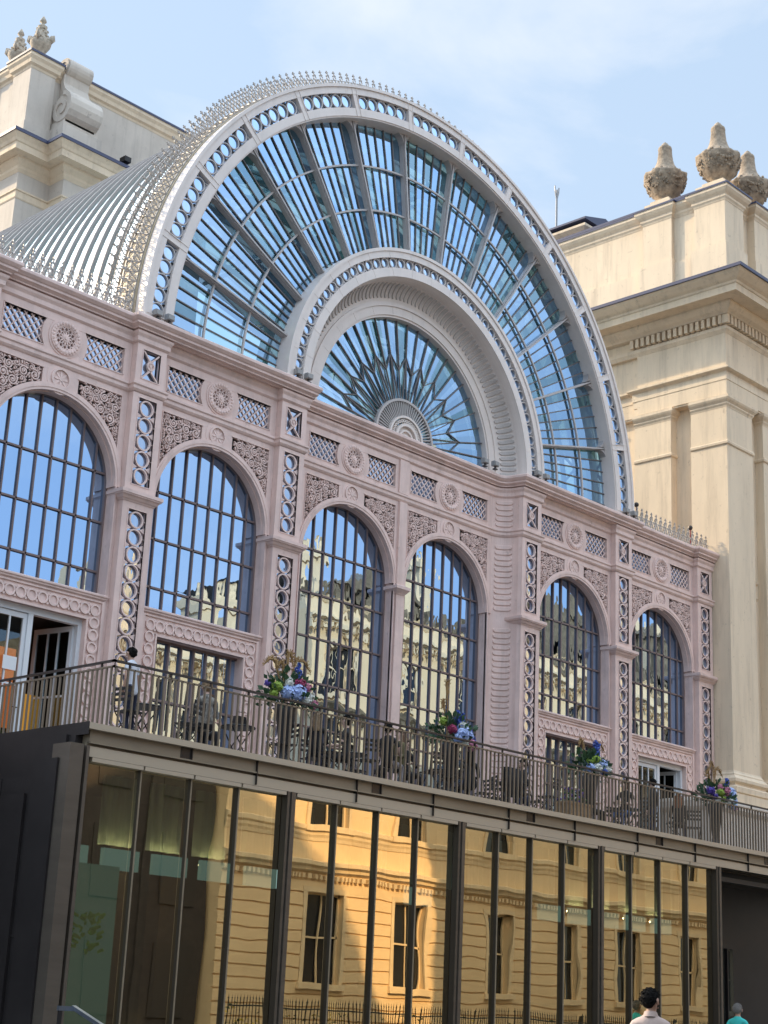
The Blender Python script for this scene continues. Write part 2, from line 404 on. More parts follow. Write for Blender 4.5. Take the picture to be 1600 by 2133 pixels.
def window_meshes(zb, zbars):
    bars = MB(); R = 1.70
    for i in range(8):
        x = -1.3475 + .385 * i
        zt = 12.45 + sqrt(R * R - x * x)
        bars.box(x - .017, x + .017, .30, .345, zb, zt)
    for z in zbars:
        h = R if z <= 12.45 else sqrt(R * R - (z - 12.45) ** 2)
        bars.box(-h, h, .30, .345, z - .022, z + .022)
    bars.ring(0, 12.45, 1.655, 1.70, .27, .37, 48, 0, pi)
    for s in (-1, 1):
        a, b = sorted((s * 1.655, s * 1.70)); bars.box(a, b, .27, .37, zb, 12.45)
    gl = MB(); rnd = random.Random(int(zb * 10))
    xs = [-1.70] + [-1.3475 + .385 * i for i in range(8)] + [1.70]
    top = lambda x: 12.45 + sqrt(max(0, R * R - x * x))
    zl = [zb] + sorted(z for z in zbars)
    for a, b in zip(xs[:-1], xs[1:]):                             # every pane its own sheet, none quite true
        for i, z in enumerate(zl):
            zt = zl[i + 1] if i + 1 < len(zl) else None
            t1, t2 = rnd.uniform(-.0022, .0022), rnd.uniform(-.003, .003)
            Y = lambda x, zz, c=(a + b) / 2, z=z: .35 + (x - c) * t1 * 4 + (zz - z - .6) * t2
            if zt: gl.add([(x, Y(x, q), q) for x, q in ((a, z), (b, z), (b, zt), (a, zt))], [(0, 1, 2, 3)])
            else:
                pts = [(a, z), (b, z)] + [(b + (a - b) * k / 4, top(b + (a - b) * k / 4)) for k in range(5)]
                pts = [p for i_, p in enumerate(pts) if i_ < 2 or p[1] > z + .004]
                gl.add([(x, Y(x, q), q) for x, q in pts], [tuple(range(len(pts)))])
    return bars.mesh('glazing_bars', BARS), gl.mesh('window_panes', WINGL)
ZB = [12.78, 11.66, 10.54]
WIN_O = window_meshes(9.98, ZB); WIN_T = window_meshes(FLOOR, ZB + [9.42, 8.30, 7.18])

def lower_meshes():
    w = MB()
    w.sweep([(-1.70, .3), (-1.70, 0), (1.70, 0), (1.70, .3)], [(-.1, 9.83), (.0, 9.83), (.02, 9.85), (.05, 9.87), (.05, 9.90), (.08, 9.92), (.08, 9.95), (.03, 9.98), (-.3, 9.98)])
    w.box(-1.70, 1.70, .01, .36, 9.37, 9.83)
    for s in (-1, 1):
        a, b = sorted((s * 1.285, s * 1.70)); w.box(a, b, .01, .36, FLOOR, 9.37)
        a, b = sorted((s * 1.285, s * 1.33)); w.box(a, b, -.03, .05, FLOOR, 9.42)
        a, b = sorted((s * 1.655, s * 1.70)); w.box(a, b, -.03, .05, FLOOR, 9.83)
    w.box(-1.33, 1.33, -.03, .05, 9.37, 9.42); w.box(-1.70, 1.70, -.02, .05, 9.79, 9.83)
    rr = MB()
    pos = [(-1.49 + .2709 * i, 9.607) for i in range(12)] + [(s * 1.49, 9.607 - .272 * k) for s in (-1, 1) for k in range(1, 12)]
    for x, z in pos:
        rr.ring(x, z, .092, .132, -.035, .03, 18); rr.ring(x, z, .0, .092, -.004, .03, 18)
    for i in range(11):
        for dz in (-.1, .1): rr.disc(-1.355 + .2709 * i, 9.607 + dz, .032, -.02, .03, 6)
    return w.mesh('door_surround', PINK), rr.mesh('ring_relief', PINKD)
LOW = lower_meshes()
fixw = MB()
for i in range(7): fixw.box(-1.1 + .3667 * i - .02, -1.1 + .3667 * i + .02, .20, .28, FLOOR, 9.37)
fixw.box(-1.285, 1.285, .20, .28, 9.32, 9.37); fixw.box(-1.285, 1.285, .20, .28, 8.0, 8.05)
fixb = fixw.mesh('glazing_bars', BARS)
fixg = MB()
for i in range(8): fixg.add([(-1.285 + .3213 * i, .27 + .002 * (i % 3), FLOOR), (-1.285 + .3213 * (i + 1), .27 - .002 * (i % 2), FLOOR), (-1.285 + .3213 * (i + 1), .272, 9.37), (-1.285 + .3213 * i, .268, 9.37)], [(0, 1, 2, 3)])
fixg = fixg.mesh('window_panes', WINGL)

def door_leaf(name, w, h, cols, par, loc, rz):
    m = MB(); m.box(0, .09, -.03, .03, 0, h); m.box(w - .09, w, -.03, .03, 0, h); m.box(.09, w - .09, -.03, .03, h - .11, h); m.box(.09, w - .09, -.03, .03, 0, .35)
    for i in range(1, cols): x = .09 + (w - .18) * i / cols; m.box(x - .018, x + .018, -.025, .025, .35, h - .11)
    m.box(.09, w - .09, -.024, .024, 1.5, 1.54)
    d = m.obj(name, DOORW, par, loc=loc); d.rotation_euler = (0, 0, rz)
    g = MB(); g.box(.09, w - .09, -.004, .004, .35, h - .11); g.obj('door_glass', DOORGL, d)
    k = MB(); k.tube([(w - .045, -.03, 1.05), (w - .045, -.08, 1.05), (w - .16, -.08, 1.05)], .012); k.obj('door_handle', RAILD, d)
    return d

for bi, (xc, yp, kind) in enumerate(BAYS):
    L = (xc, yp, 0)
    bp = link('bay_panel', BM_['wall'], hall, L)
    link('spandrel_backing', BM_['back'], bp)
    for s in (-1, 1): link('spandrel_scrollwork', BM_['sp'][s], bp)
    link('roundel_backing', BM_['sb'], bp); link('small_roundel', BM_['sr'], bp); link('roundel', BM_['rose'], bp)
    for s in (-1, 1): link('lattice_panel', BM_['lat'][s], bp)
    link('frieze_pane', BM_['fg'], bp)
    W = WIN_T if kind == 'tall' else WIN_O
    wn = link('arched_window', W[0], hall, L); link('window_panes', W[1], wn)
    if kind != 'tall':
        ds = link('door_surround', LOW[0], hall, L); link('ring_relief', LOW[1], ds)
        if kind == 'panel':
            f = link('low_window', fixb, hall, L); link('window_panes', fixg, f)
        else:
            dr = MB()
            for s in (-1, 1):
                a, b = sorted((s * 1.285, s * 1.19)); dr.box(a, b, .12, .26, FLOOR, 9.37)
            dr.box(-1.19, 1.19, .12, .26, 9.24, 9.37); dr.box(-.06, .06, .125, .255, FLOOR, 9.24)
            d = dr.obj('terrace_door', DOORW, hall, loc=L)
            door_leaf('door_leaf', 1.12, 3.02, 3, d, (-1.185, .19, FLOOR + .01), 0)
            door_leaf('door_leaf', 1.10, 3.02, 3, d, (1.18, .25, FLOOR + .01), radians(180 - 78))
            rm = MB(); rm.box(-1.28, 1.28, 3.2, 3.3, FLOOR, 9.4); rm.box(-1.34, -1.28, .36, 3.3, FLOOR, 9.4); rm.box(1.28, 1.34, .36, 3.3, FLOOR, 9.4); rm.box(-1.28, 1.28, .36, 3.3, 9.4, 9.45)
            rm.obj('dark_room', ROOM, d)
            if bi == 0:
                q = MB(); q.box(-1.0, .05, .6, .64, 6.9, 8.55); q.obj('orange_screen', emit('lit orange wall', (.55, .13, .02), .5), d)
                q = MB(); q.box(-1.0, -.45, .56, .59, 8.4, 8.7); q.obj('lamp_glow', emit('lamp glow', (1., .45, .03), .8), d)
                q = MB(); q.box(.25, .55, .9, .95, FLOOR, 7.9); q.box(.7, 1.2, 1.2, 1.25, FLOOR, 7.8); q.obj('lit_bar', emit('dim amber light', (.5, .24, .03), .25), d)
                q = MB(); q.box(-.55, -.22, .135, .139, 8.0, 8.28); q.obj('paper_notice', mat('paper', (.75, .75, .74), .8), d)

# central mullion pier
mp = MB(); mp.box(-.145, .145, YC - .07, YC + .4, FLOOR, 14.71); mp.box(-.175, .175, YC - .05, YC + .3, 14.95, 15.89)
mp.sweep([(-.145, YC + .3), (-.145, YC - .07), (.145, YC - .07), (.145, YC + .3)], [(-.1, 12.16), (.01, 12.16), (.03, 12.2), (.09, 12.27), (.12, 12.3), (.12, 12.38), (.05, 12.41), (0, 12.44), (-.1, 12.44)])
mp.obj('middle_pier', PINK, hall)

# fluted coves from the central recess out to the pilasters
def cove_pt(t, sgn):  # t 0..1, recess -> pilaster
    a = (1 - t) * pi / 2
    return (sgn * (3.74 + .52 * cos(a)), .12 + (YC - .12) * sin(a))
for sgn in (-1, 1):
    c = MB(); n = 14
    pts = [cove_pt(i / n, sgn) for i in range(n + 1)] + [(sgn * 4.292, 0.02)]
    pts = [(sgn * 3.72, YC + .02)] + pts
    for a, b in zip(pts[:-1], pts[1:]): c.add([(a[0], a[1], FLOOR), (b[0], b[1], FLOOR), (b[0], b[1], 15.95), (a[0], a[1], 15.95)], [(0, 1, 2, 3) if sgn > 0 else (3, 2, 1, 0)])
    co = c.obj('fluted_cove', PINK, hall)
    for za, zb in ((FLOOR + .2, 12.08), (12.56, 14.62), (15.02, 15.84)):
        fl = MB(); z = za
        while z + .13 <= zb:
            P = [cove_pt(.16 + .62 * i / 8, sgn) for i in range(9)]
            cx, cy = sgn * 3.74, .12
            Q = [(p[0] - .03 * (p[0] - cx) / hypot(p[0] - cx, p[1] - cy), p[1] - .03 * (p[1] - cy) / hypot(p[0] - cx, p[1] - cy)) for p in P]
            vs = []
            for i in range(9):
                sh = .03 if i in (0, 8) else 0
                vs += [(P[i][0], P[i][1], z + sh), (Q[i][0], Q[i][1], z + .014 + sh), (Q[i][0], Q[i][1], z + .115 - sh), (P[i][0], P[i][1], z + .129 - sh)]
            fs = []
            for i in range(8):
                a = 4 * i; b = a + 4; fs += [(a, a + 1, b + 1, b), (a + 1, a + 2, b + 2, b + 1), (a + 2, a + 3, b + 3, b + 2)]
            fs += [(0, 3, 2, 1), (32, 33, 34, 35)]
            fl.add(vs, fs); z += .163
        link('flute_pads', fixn(fl.mesh('flute_pads', PINK)), co)

# ---------------- entablature
def plan(front_be):
    f = 0 if front_be else YP
    cv = [cove_pt(i / 7, 1) for i in range(8)]
    right = [(.0, YC)] + cv + [(4.292, 0), (PA + HW, 0), (PA + HW, f), (PB - HW, f), (PB - HW, 0), (PB + HW, 0), (PB + HW, YP), (PC - HW, YP), (PC - HW, 0), (PC + HW, 0), (PC + HW, .4)]
    out = []
    for p in right:
        if not out or hypot(p[0] - out[-1][0], p[1] - out[-1][1]) > .004: out.append(p)
    if front_be: out = [p for p in out if not (p[1] == 0 and p[0] in (PA + HW, PB - HW))]
    left = [(-x, y) for x, y in out[1:]][::-1]
    left = [(-19., YP), (-PC - HW, YP), (-PC - HW, 0)] + left[2:]
    return left + out
P1, P2 = plan(True), plan(False)
cn = MB(); cn.sweep(P1, [(-.5, 16.16), (.02, 16.16), (.04, 16.19), (.13, 16.19), (.13, 16.22), (.17, 16.25), (.21, 16.27), (.21, 16.32), (.24, 16.34), (.29, 16.40), (.29, 16.46), (.26, 16.49), (.0, 16.52), (-.6, 16.53)])
cn.obj('cornice', PINK, hall)
cm = MB(); cm.sweep(P2, [(-.3, 15.89), (.012, 15.89), (.03, 15.91), (.05, 15.93), (.05, 16.03), (.06, 16.05), (.09, 16.10), (.10, 16.158), (-.3, 16.158)])
cm.obj('cap_moulding', PINK, hall)
bd = MB(); bd.sweep(P2, [(-.2, 14.72), (.012, 14.72), (.03, 14.74), (.055, 14.78), (.055, 14.85), (.085, 14.88), (.085, 14.925), (.03, 14.945), (-.2, 14.95)])
bd.obj('string_moulding', PINK, hall)
rf = MB(); rf.box(-19, -9.7, .3, 13, 16.1, 16.3); rf.box(9.7, 14.2, .3, 12, 16.1, 16.3); rf.obj('flat_roof', LEAD, hall)
wl = MB(); wl.box(-19, -14.11, .19, .6, FLOOR, 16.0); wl.box(14.0, 14.5, .12, .6, FLOOR, 16.35); wl.obj('end_wall', PINK, hall)
wl = MB(); wl.box(-30, 14, .12, .6, .1, FLOOR - .02); wl.obj('base_wall', NAVY, hall)

# ---------------- the great arch
NB = 13; DA = pi / NB
ar = MB()
ar.ring(0, Z0, 9.37, 9.61, -.06, .26, 130, 0, pi); ar.ring(0, Z0, 8.76, 8.98, -.06, .26, 130, 0, pi)
ar.ring(0, Z0, 9.55, 9.63, -.10, .0, 130, 0, pi); ar.ring(0, Z0, 8.72, 8.78, -.03, .45, 130, 0, pi)
for k in range(NB + 1):
    a = k * DA
    w = .13 if 0 < k < NB else .16
    a_ = a if 0 < k < NB else (a + .008 if k == 0 else a - .008)
    ar.bar(((8.98 - .02) * cos(a_), .1, Z0 + 8.96 * sin(a_)), (9.39 * cos(a_), .1, Z0 + 9.39 * sin(a_)), w * 1.4, .3)
    for da in (-.009, .009):                                      # joint lines standing proud
        ar.bar((8.76 * cos(a_ + da), -.062, Z0 + 8.76 * sin(a_ + da)), (9.6 * cos(a_ + da), -.062, Z0 + 9.6 * sin(a_ + da)), .018, .02)
arch = ar.obj('great_arch', WHITE, hall)
ag = MB(); ag.ring(0, Z0, 8.97, 9.38, .045, .06, 130, 0, pi); ag.obj('ring_pane', RINGGL, arch)
for k in range(NB):
    at = MB()
    for i in range(5):
        a = k * DA + DA * (.5 + (i - 2) * .172); x, z = 9.175 * cos(a), Z0 + 9.175 * sin(a)
        at.ring(x, z, .160, .188, .0, .05, 22)
        for s in (-1, 1):
            b = a + s * DA * .086
            for r_, d in ((9.37, -.07), (8.98, .07)):
                q = (r_ * cos(b), Z0 + r_ * sin(b)); t = ((r_ + d) * cos(b), Z0 + (r_ + d) * sin(b))
                at.stroke([q, t], [.055, .01], .012, .05)
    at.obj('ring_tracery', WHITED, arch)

fg = MB(); rnf = random.Random(12)
for k in range(NB):
    for i in range(6):
        for r0_, r1_ in ((5.0, 6.28), (6.28, 7.52), (7.52, 8.78)):
            a0 = k * DA + DA * i / 6; a1 = a0 + DA / 6; t1, t2 = rnf.uniform(-.006, .006), rnf.uniform(-.006, .006)
            Yf = lambda u, v: .402 + (u - .5) * t1 + (v - .5) * t2
            fg.grid(lambda u, v: ((r0_ + (r1_ - r0_) * v) * cos(a0 + (a1 - a0) * u), Yf(u, v), Z0 + (r0_ + (r1_ - r0_) * v) * sin(a0 + (a1 - a0) * u)), 2, 1, rnf.choice((0, 0, 1, 2)))
fan = MB(); thin = MB(); cor = MB()
for k in range(NB + 1):
    a = k * DA
    if 0 < k < NB:
        fan.bar((5.02 * cos(a), .325, Z0 + 5.02 * sin(a)), (8.76 * cos(a), .325, Z0 + 8.76 * sin(a)), .075, .14)
        fan.bar((5.02 * cos(a), .21, Z0 + 5.02 * sin(a)), (8.76 * cos(a), .21, Z0 + 8.76 * sin(a)), .045, .05)
    if k < NB:
        for i in range(1, 6):
            b = a + DA * i / 6
            thin.bar((5.05 * cos(b), .382, Z0 + 5.05 * sin(b)), (8.75 * cos(b), .382, Z0 + 8.75 * sin(b)), .032, .036)
        for s, b0 in ((1, a), (-1, a + DA)):                      # rounded top corners of each light
            rho = .30; w0 = .055 / 8.7
            base = b0 + s * w0
            cx_r, cx_a = 8.74 - rho, base + s * rho / 8.5
            pol = [(8.74 * cos(base), Z0 + 8.74 * sin(base))]
            for j in range(7):
                t = j / 6 * pi / 2
                r_ = cx_r + rho * sin(t); a_ = cx_a - s * rho / 8.5 * cos(t)
                pol.append((r_ * cos(a_), Z0 + r_ * sin(a_)))
            if s < 0: pol = pol[::-1]
            fan.prism(pol, .20, .40)
arc2 = MB()
for r_ in (6.28, 7.52): arc2.ring(0, Z0, r_ - .024, r_ + .024, .30, .36, 130, 0, pi)
fan_o = fan.obj('fanlight', FANRIB, hall)
fg.obj('fanlight_panes', [FANGL, FANGL2, FANGL3], fan_o); thin.obj('glazing_bars', FANBAR, fan_o); arc2.obj('cross_arcs', FANRIB, fan_o)
fixn(fan_o.data)

ir = MB()
ir.ring(0, Z0, 4.86, 5.10, -.07, .42, 110, 0, pi); ir.ring(0, Z0, 4.34, 4.58, -.07, .1, 110, 0, pi); ir.ring(0, Z0, 5.04, 5.13, -.10, .0, 110, 0, pi)
for k in range(19):
    a = k * pi / 18
    for r_a, r_b in ((4.34, 4.58), (4.86, 5.1)): ir.bar((r_a * cos(a), -.072, Z0 + r_a * sin(a)), (r_b * cos(a), -.072, Z0 + r_b * sin(a)), .012, .006)
inner = ir.obj('inner_arch', WHITE, hall)
ig = MB(); ig.ring(0, Z0, 4.57, 4.87, .03, .045, 110, 0, pi); ig.obj('ring_pane', RINGGL, inner)
it = MB(); NC = 44
for i in range(NC):
    a = pi * (i + .5) / NC; it.ring(4.72 * cos(a), Z0 + 4.72 * sin(a), .114, .148, -.02, .035, 16)
    b = pi * i / NC
    for r_, d in ((4.87, -.09), (4.57, .09)): it.stroke([(r_ * cos(b), Z0 + r_ * sin(b)), ((r_ + d) * cos(b), Z0 + (r_ + d) * sin(b))], [.06, .01], .0, .035)
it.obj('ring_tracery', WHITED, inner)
# fluted soffit
def sof(t): a = t * pi / 2; return (3.76 + .52 * cos(a), .14 + .46 * sin(a))
so = MB(); prof = [(4.345, -.06), (4.30, .06)] + [sof(i / 10) for i in range(11)]
NA = 96
vs = [(r * cos(pi * i / NA), y, Z0 + r * sin(pi * i / NA)) for i in range(NA + 1) for r, y in prof]
kk = len(prof)
so.add(vs, [(i * kk + j, i * kk + j + 1, (i + 1) * kk + j + 1, (i + 1) * kk + j) for i in range(NA) for j in range(kk - 1)])
sof_o = link('fluted_soffit', fixn(so.mesh('fluted_soffit', WHITE)), hall)
pads = MB(); NPD = 80
for i in range(NPD):
    a0 = pi * (i + .14) / NPD; a1 = pi * (i + .86) / NPD
    vs = []
    for j in range(8):
        r, y = sof(.14 + .66 * j / 7); cr, cy = 3.76, .14; l = hypot(r - cr, y - cy); r2, y2 = r - .035 * (r - cr) / l, y - .035 * (y - cy) / l
        e = .25 * (a1 - a0) if j in (0, 7) else 0
        for (rr, yy, aa) in ((r, y, a0 + e), (r2, y2, a0 + e + .003), (r2, y2, a1 - e - .003), (r, y, a1 - e)): vs.append((rr * cos(aa), yy, Z0 + rr * sin(aa)))
    fs = []
    for j in range(7):
        a = 4 * j; b = a + 4; fs += [(a, a + 1, b + 1, b), (a + 1, a + 2, b + 2, b + 1), (a + 2, a + 3, b + 3, b + 2)]
    fs += [(0, 3, 2, 1), (28, 29, 30, 31)]
    pads.add(vs, fs)
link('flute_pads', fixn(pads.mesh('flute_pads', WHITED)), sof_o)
dr = MB(); dr.ring(0, Z0, 3.46, 3.77, .585, .9, 96, 0, pi); dr.ring(0, Z0, 3.40, 3.48, .62, .9, 96, 0, pi); dr.ring(0, Z0, 3.70, 3.79, .55, .7, 96, 0, pi)
for k in range(1, 14):
    a = k * pi / 14; dr.bar((3.47 * cos(a), .584, Z0 + 3.47 * sin(a)), (3.72 * cos(a), .584, Z0 + 3.72 * sin(a)), .012, .006)
dr.obj('lunette_frame', WHITE, hall)
lg = MB(); rnl = random.Random(5)
for i in range(48):
    for ra, rb_ in ((.3, 1.15), (1.15, 2.2), (2.2, 3.42)):
        a0, a1 = pi * i / 48, pi * (i + 1) / 48; t1 = rnl.uniform(-.005, .005); t2 = rnl.uniform(-.005, .005)
        lg.add([(r_ * cos(a_), .803 + q1 * t1 + q2 * t2, Z0 + r_ * sin(a_)) for r_, a_, q1, q2 in ((ra, a0, -1, -1), (rb_, a0, 1, -1), (rb_, a1, 1, 1), (ra, a1, -1, 1))], [(0, 1, 2, 3)], rnl.choice((0, 0, 1, 2)))
lb = MB(); LY = .772
pt = lambda r, a: (r * cos(a), LY, Z0 + r * sin(a))
NL = 24
for k in range(1, NL):
    a = pi * k / NL
    pk = k % 2 == 0
    rn = 2.42 if pk else 1.98
    lb.bar(pt(3.44, a), pt(rn, a), .03, .05)
    for s in (-1, 1):
        b = pi * (k + s) / NL
        if 0 < k + s < NL and s > 0: lb.bar(pt(rn, a), pt(1.98 if pk else 2.42, b), .024, .04)
    if pk:
        for s in (-.55, .55): lb.bar(pt(rn, a), pt(1.12, a + s * pi / NL), .024, .04)
    else: lb.bar(pt(rn, a), pt(1.12, a), .024, .04)
lun = lb.obj('sunburst_lunette', FANBAR, hall)
lg.obj('lunette_pane', [FANGL, FANGL2, FANGL3], lun)
hb = MB(); hb.ring(0, Z0, 1.08, 1.15, LY - .1, LY + .06, 48, 0, pi)
for i in range(1, 36):
    a = pi * i / 36; hb.bar((.64 * cos(a), LY - .03, Z0 + .64 * sin(a)), (1.1 * cos(a), LY - .03, Z0 + 1.1 * sin(a)), .026, .1)
hb.obj('fan_blades', FANRIB, lun)
hh = MB(); hh.ring(0, Z0, .60, .66, LY - .16, LY + .05, 40, 0, pi); hh.ring(0, Z0, .36, .44, LY - .18, LY + .05, 40, 0, pi)
for i in range(17):
    a = pi * (i + .5) / 17; hh.ring(.52 * cos(a), Z0 + .52 * sin(a), .026, .046, LY - .14, LY + .03, 10)
hh.ring(0, Z0, .0, .36, LY - .09, LY + .03, 30, 0, pi); hh.ring(0, Z0, .22, .27, LY - .15, LY, 24, 0, pi); hh.ring(0, Z0, .0, .13, LY - .14, LY, 24, 0, pi)
hh.obj('hub', WHITE, lun)

# ---------------- barrel roof
YB = 12.9
vg = MB()
NV = 72; ys = [1.0, YB]
vs = [(9.56 * cos(pi * i / NV), y, Z0 + 9.56 * sin(pi * i / NV)) for i in range(NV + 1) for y in ys]
vg.add(vs, [(2 * i, 2 * i + 2, 2 * i + 3, 2 * i + 1) for i in range(NV)])
vlt = vg.obj('barrel_roof', VAULT, hall, smooth=True)
rb = MB(); y = 1.12
RIBM = mat('roof ribs', (.34, .31, .29), .4, metal=.3, vary=.1)
RIBU = mat('red brown roof bars', (.16, .045, .04), .6)
while y < YB:
    rb.ring(0, Z0, 9.56, 9.62, y - .022, y + .022, 72, 0, pi); y += .47
rb.obj('roof_ribs', RIBM, vlt)
ru = MB(); y = 1.12
while y < YB:
    ru.ring(0, Z0, 9.562, 9.592, y + .023, y + .06, 72, 0, pi); y += .47
ru.obj('roof_bars', RIBU, vlt)
gb = MB(); gb.ring(0, Z0, 9.50, 9.635, .27, 1.0, 110, 0, pi); gb.obj('gutter_band', GOLD, hall)
sk = MB()                                                         # steel trusses seen through the glass
for y in (1.6, 4.4, 7.2, 10.0):
    sk.ring(0, Z0, 9.0, 9.28, y - .06, y + .06, 60, 0, pi); sk.ring(0, Z0, 8.3, 8.42, y - .05, y + .05, 60, 0, pi)
    for i in range(31):
        a = pi * (i + .5) / 31; sk.bar((8.4 * cos(a), y, Z0 + 8.4 * sin(a)), (9.02 * cos(a + (.05 if i % 2 else -.05)), y, Z0 + 9.02 * sin(a + (.05 if i % 2 else -.05))), .06, .06)
sk.obj('roof_trusses', TEAL, vlt)
pr = MB()
for i in range(1, 12):
    a = pi * i / 12; pr.bar((9.4 * cos(a), 1., Z0 + 9.4 * sin(a)), (9.4 * cos(a), YB, Z0 + 9.4 * sin(a)), .10, .10)
pr.obj('roof_purlins', TEAL, vlt)
ia = MB(); ia.ring(0, Z0, 8.36, 8.78, .75, .95, 90, 0, pi); ia.ring(0, Z0, 5.12, 5.34, .7, .9, 70, 0, pi); ia.ring(0, Z0, 3.06, 3.40, 1.15, 1.35, 60, 0, pi)
for k in range(1, NB):
    a = k * DA; ia.bar((5.1 * cos(a), .8, Z0 + 5.1 * sin(a)), (8.7 * cos(a), .8, Z0 + 8.7 * sin(a)), .13, .16)
ia.obj('inner_steel_arch', GREENI, hall)
it2 = MB(); it2.box(-9.5, 9.5, 1.2, YB, 16.05, 16.15); it2.obj('inner_floor', mat('hall floor', (.22, .2, .18), .7), hall)

# ---------------- cresting
def crest_unit(mb, fr, p=.26, h=.50):
    """one pierced motif; fr(u,v) -> 3-D point, u along, v up"""
    def line(pts, r=.015): mb.tube([fr(u, v) for u, v in pts], r, 4, cap=False)
    line([(-p / 2, 0), (-.02, .2), (.05, .3), (.0, .42)]); line([(p / 2, 0), (.02, .2), (-.05, .3), (.0, .42)])
    line([(-p / 2, .26), (-.04, .10), (.04, .10), (p / 2, .26)], .012)
    line([(-.055, .355), (0, .40), (.055, .355)], .019)
    line([(0, .36), (0, h)], .018)
    line([(-.04, .45), (.04, .45)], .020)
cr = MB(); NCr = 118
for yy, rr in ((.34, 9.63), (.93, 9.63)):
    for i in range(NCr):
        a = pi * (i + .5) / NCr
        cr_f = lambda u, v, a=a, yy=yy, rr=rr: ((rr + v) * cos(a + u / rr), yy, Z0 + (rr + v) * sin(a + u / rr))
        crest_unit(cr, cr_f)
    cr.ring(0, Z0, 9.63, 9.66, yy - .015, yy + .015, 110, 0, pi); cr.ring(0, Z0, 9.87, 9.885, yy - .01, yy + .01, 110, 0, pi)
for i in range(NCr):                                              # lattice lying on the band between the two rows
    a = pi * (i + .5) / NCr; d = pi / NCr / 2
    for s in (-1, 1): cr.tube([(9.66 * cos(a - s * d), .34, Z0 + 9.66 * sin(a - s * d)), (9.70 * cos(a), .63, Z0 + 9.70 * sin(a)), (9.66 * cos(a + s * d), .93, Z0 + 9.66 * sin(a + s * d))], .013, 4, cap=False)
cr.obj('arch_cresting', SILVER, hall)
for x0, x1 in ((-18.9, -9.75), (9.95, 14.2)):
    ce = MB(); n = int((x1 - x0) / .26)
    for yy in (.12, .42):
        for i in range(n):
            cx = x0 + .13 + .26 * i + (.13 if yy > .2 else 0)
            crest_unit(ce, lambda u, v, cx=cx, yy=yy: (cx + u, yy, 16.54 + v * 1.15))
        ce.box(x0, x1, yy - .015, yy + .015, 16.5, 16.56); ce.box(x0, x1, yy - .008, yy + .008, 16.80, 16.815)
    ce.obj('eaves_cresting', SILVER, hall)

# ------------------------------------------------------------------ right hand stone block
tw = thing('stone_block', 'tall cream stucco corner block with dentilled cornice and pilasters beside the glass hall', 'building', (14.3, -.5, 0))
# local frame: corner edge at (0,0); left face x=0 runs to +y, front face y=0 runs to +x
DEEP, WIDE = 12.5, 45.
bx = MB(); bx.box(.18, WIDE, .18, DEEP, 0, 26.2)
bx.box(-.19, WIDE, -.19, 3.40, 20.9 + 1.1, 24.3)                      # frieze block of the corner bay
bx.box(-.04, WIDE, 3.40, DEEP, 20.9 + 1.1, 24.3)
bx.obj('wall', CREAM, tw)
PL = MB()
for (x0, x1, y0, y1) in ((-.15, 1.45, -.15, 1.25), (2.15, 3.6, -.15, .6), (5.0, 6.5, -.15, .6), (-.15, .6, 2.05, 3.54), (-.15 + .12, .6, 5.2, 6.6), (-.03, .6, 8.4, 9.8)):
    PL.box(x0, x1, y0, y1, 8.0, 21.75)
    P = [(x0, y1), (x0, y0), (x1, y0), (x1, y1)]
    PL.sweep(P, [(-.1, 20.22), (.01, 20.22), (.05, 20.25), (.06, 20.32), (.03, 20.36), (.03, 20.40), (-.1, 20.42)])
    PL.sweep(P, [(-.1, 21.55), (.005, 21.55), (.02, 21.6), (.06, 21.66), (.06, 21.70), (.13, 21.78), (.16, 21.84), (.16, 21.94), (-.1, 21.96)])
    PL.sweep(P, [(-.1, 9.42), (.01, 9.42), (.03, 9.36), (.08, 9.30), (.08, 9.26), (.12, 9.22), (.20, 9.14), (.20, 9.05), (.12, 8.98), (.12, 8.94), (.28, 8.86), (.28, 8.70), (.1, 8.6), (-.1, 8.55)])
PL.obj('pilaster', CREAM, tw)
EN = MB(); PTH = [(.15, DEEP), (.15, 3.40), (0, 3.40), (0, 0), (WIDE, 0)]
EN.sweep(PTH, [(-.4, 21.94), (.155, 21.94), (.155, 22.26), (.18, 22.27), (.18, 22.51), (.21, 22.52), (.21, 22.80), (.24, 22.82), (.30, 22.84), (.36, 22.88), (.36, 22.94), (.19, 22.97), (-.4, 22.98)])
EN.obj('architrave', CREAM, tw)
CO = MB(); PT2 = [(0, DEEP), (0, 0), (WIDE, 0)]
CO.sweep(PT2, [(-.4, 24.2), (.20, 24.2), (.24, 24.26), (.29, 24.32), (.29, 24.44), (.2, 24.46), (.2, 24.78), (.42, 24.80), (.46, 24.84), (.58, 24.9), (.68, 25.0), (.72, 25.06), (.72, 25.12), (1.22, 25.12), (1.22, 25.08), (1.30, 25.08), (1.30, 25.32), (1.34, 25.34), (1.37, 25.40), (1.48, 25.46), (1.64, 25.58), (1.72, 25.66), (1.72, 25.72), (-.3, 26.15)])
CO.obj('cornice', CREAM, tw)
LD = MB(); LD.sweep(PT2, [(1.73, 25.66), (1.79, 25.66), (1.79, 25.77), (-.32, 26.24), (-.32, 26.19), (1.73, 25.74)], closed_prof=True); LD.obj('lead_flashing', LEAD, tw)
DN = MB()
y = -.18
while y < 3.5: DN.box(-.42, -.19, y, y + .13, 24.47, 24.78); y += .225
x = -.40
while x < WIDE: DN.box(x, x + .13, -.42, -.19, 24.47, 24.78); x += .225
DN.obj('dentils', CREAM, tw)
AT = MB()                                                         # attic with its piers
AT.box(.15, WIDE, .15, DEEP, 26.05, 29.6)
piers = ((-.0, 1.2, -.15, 1.10, 0), (-.0, .6, 2.05, 3.28, 0), (1.95, 3.4, -.15, .6, 0))
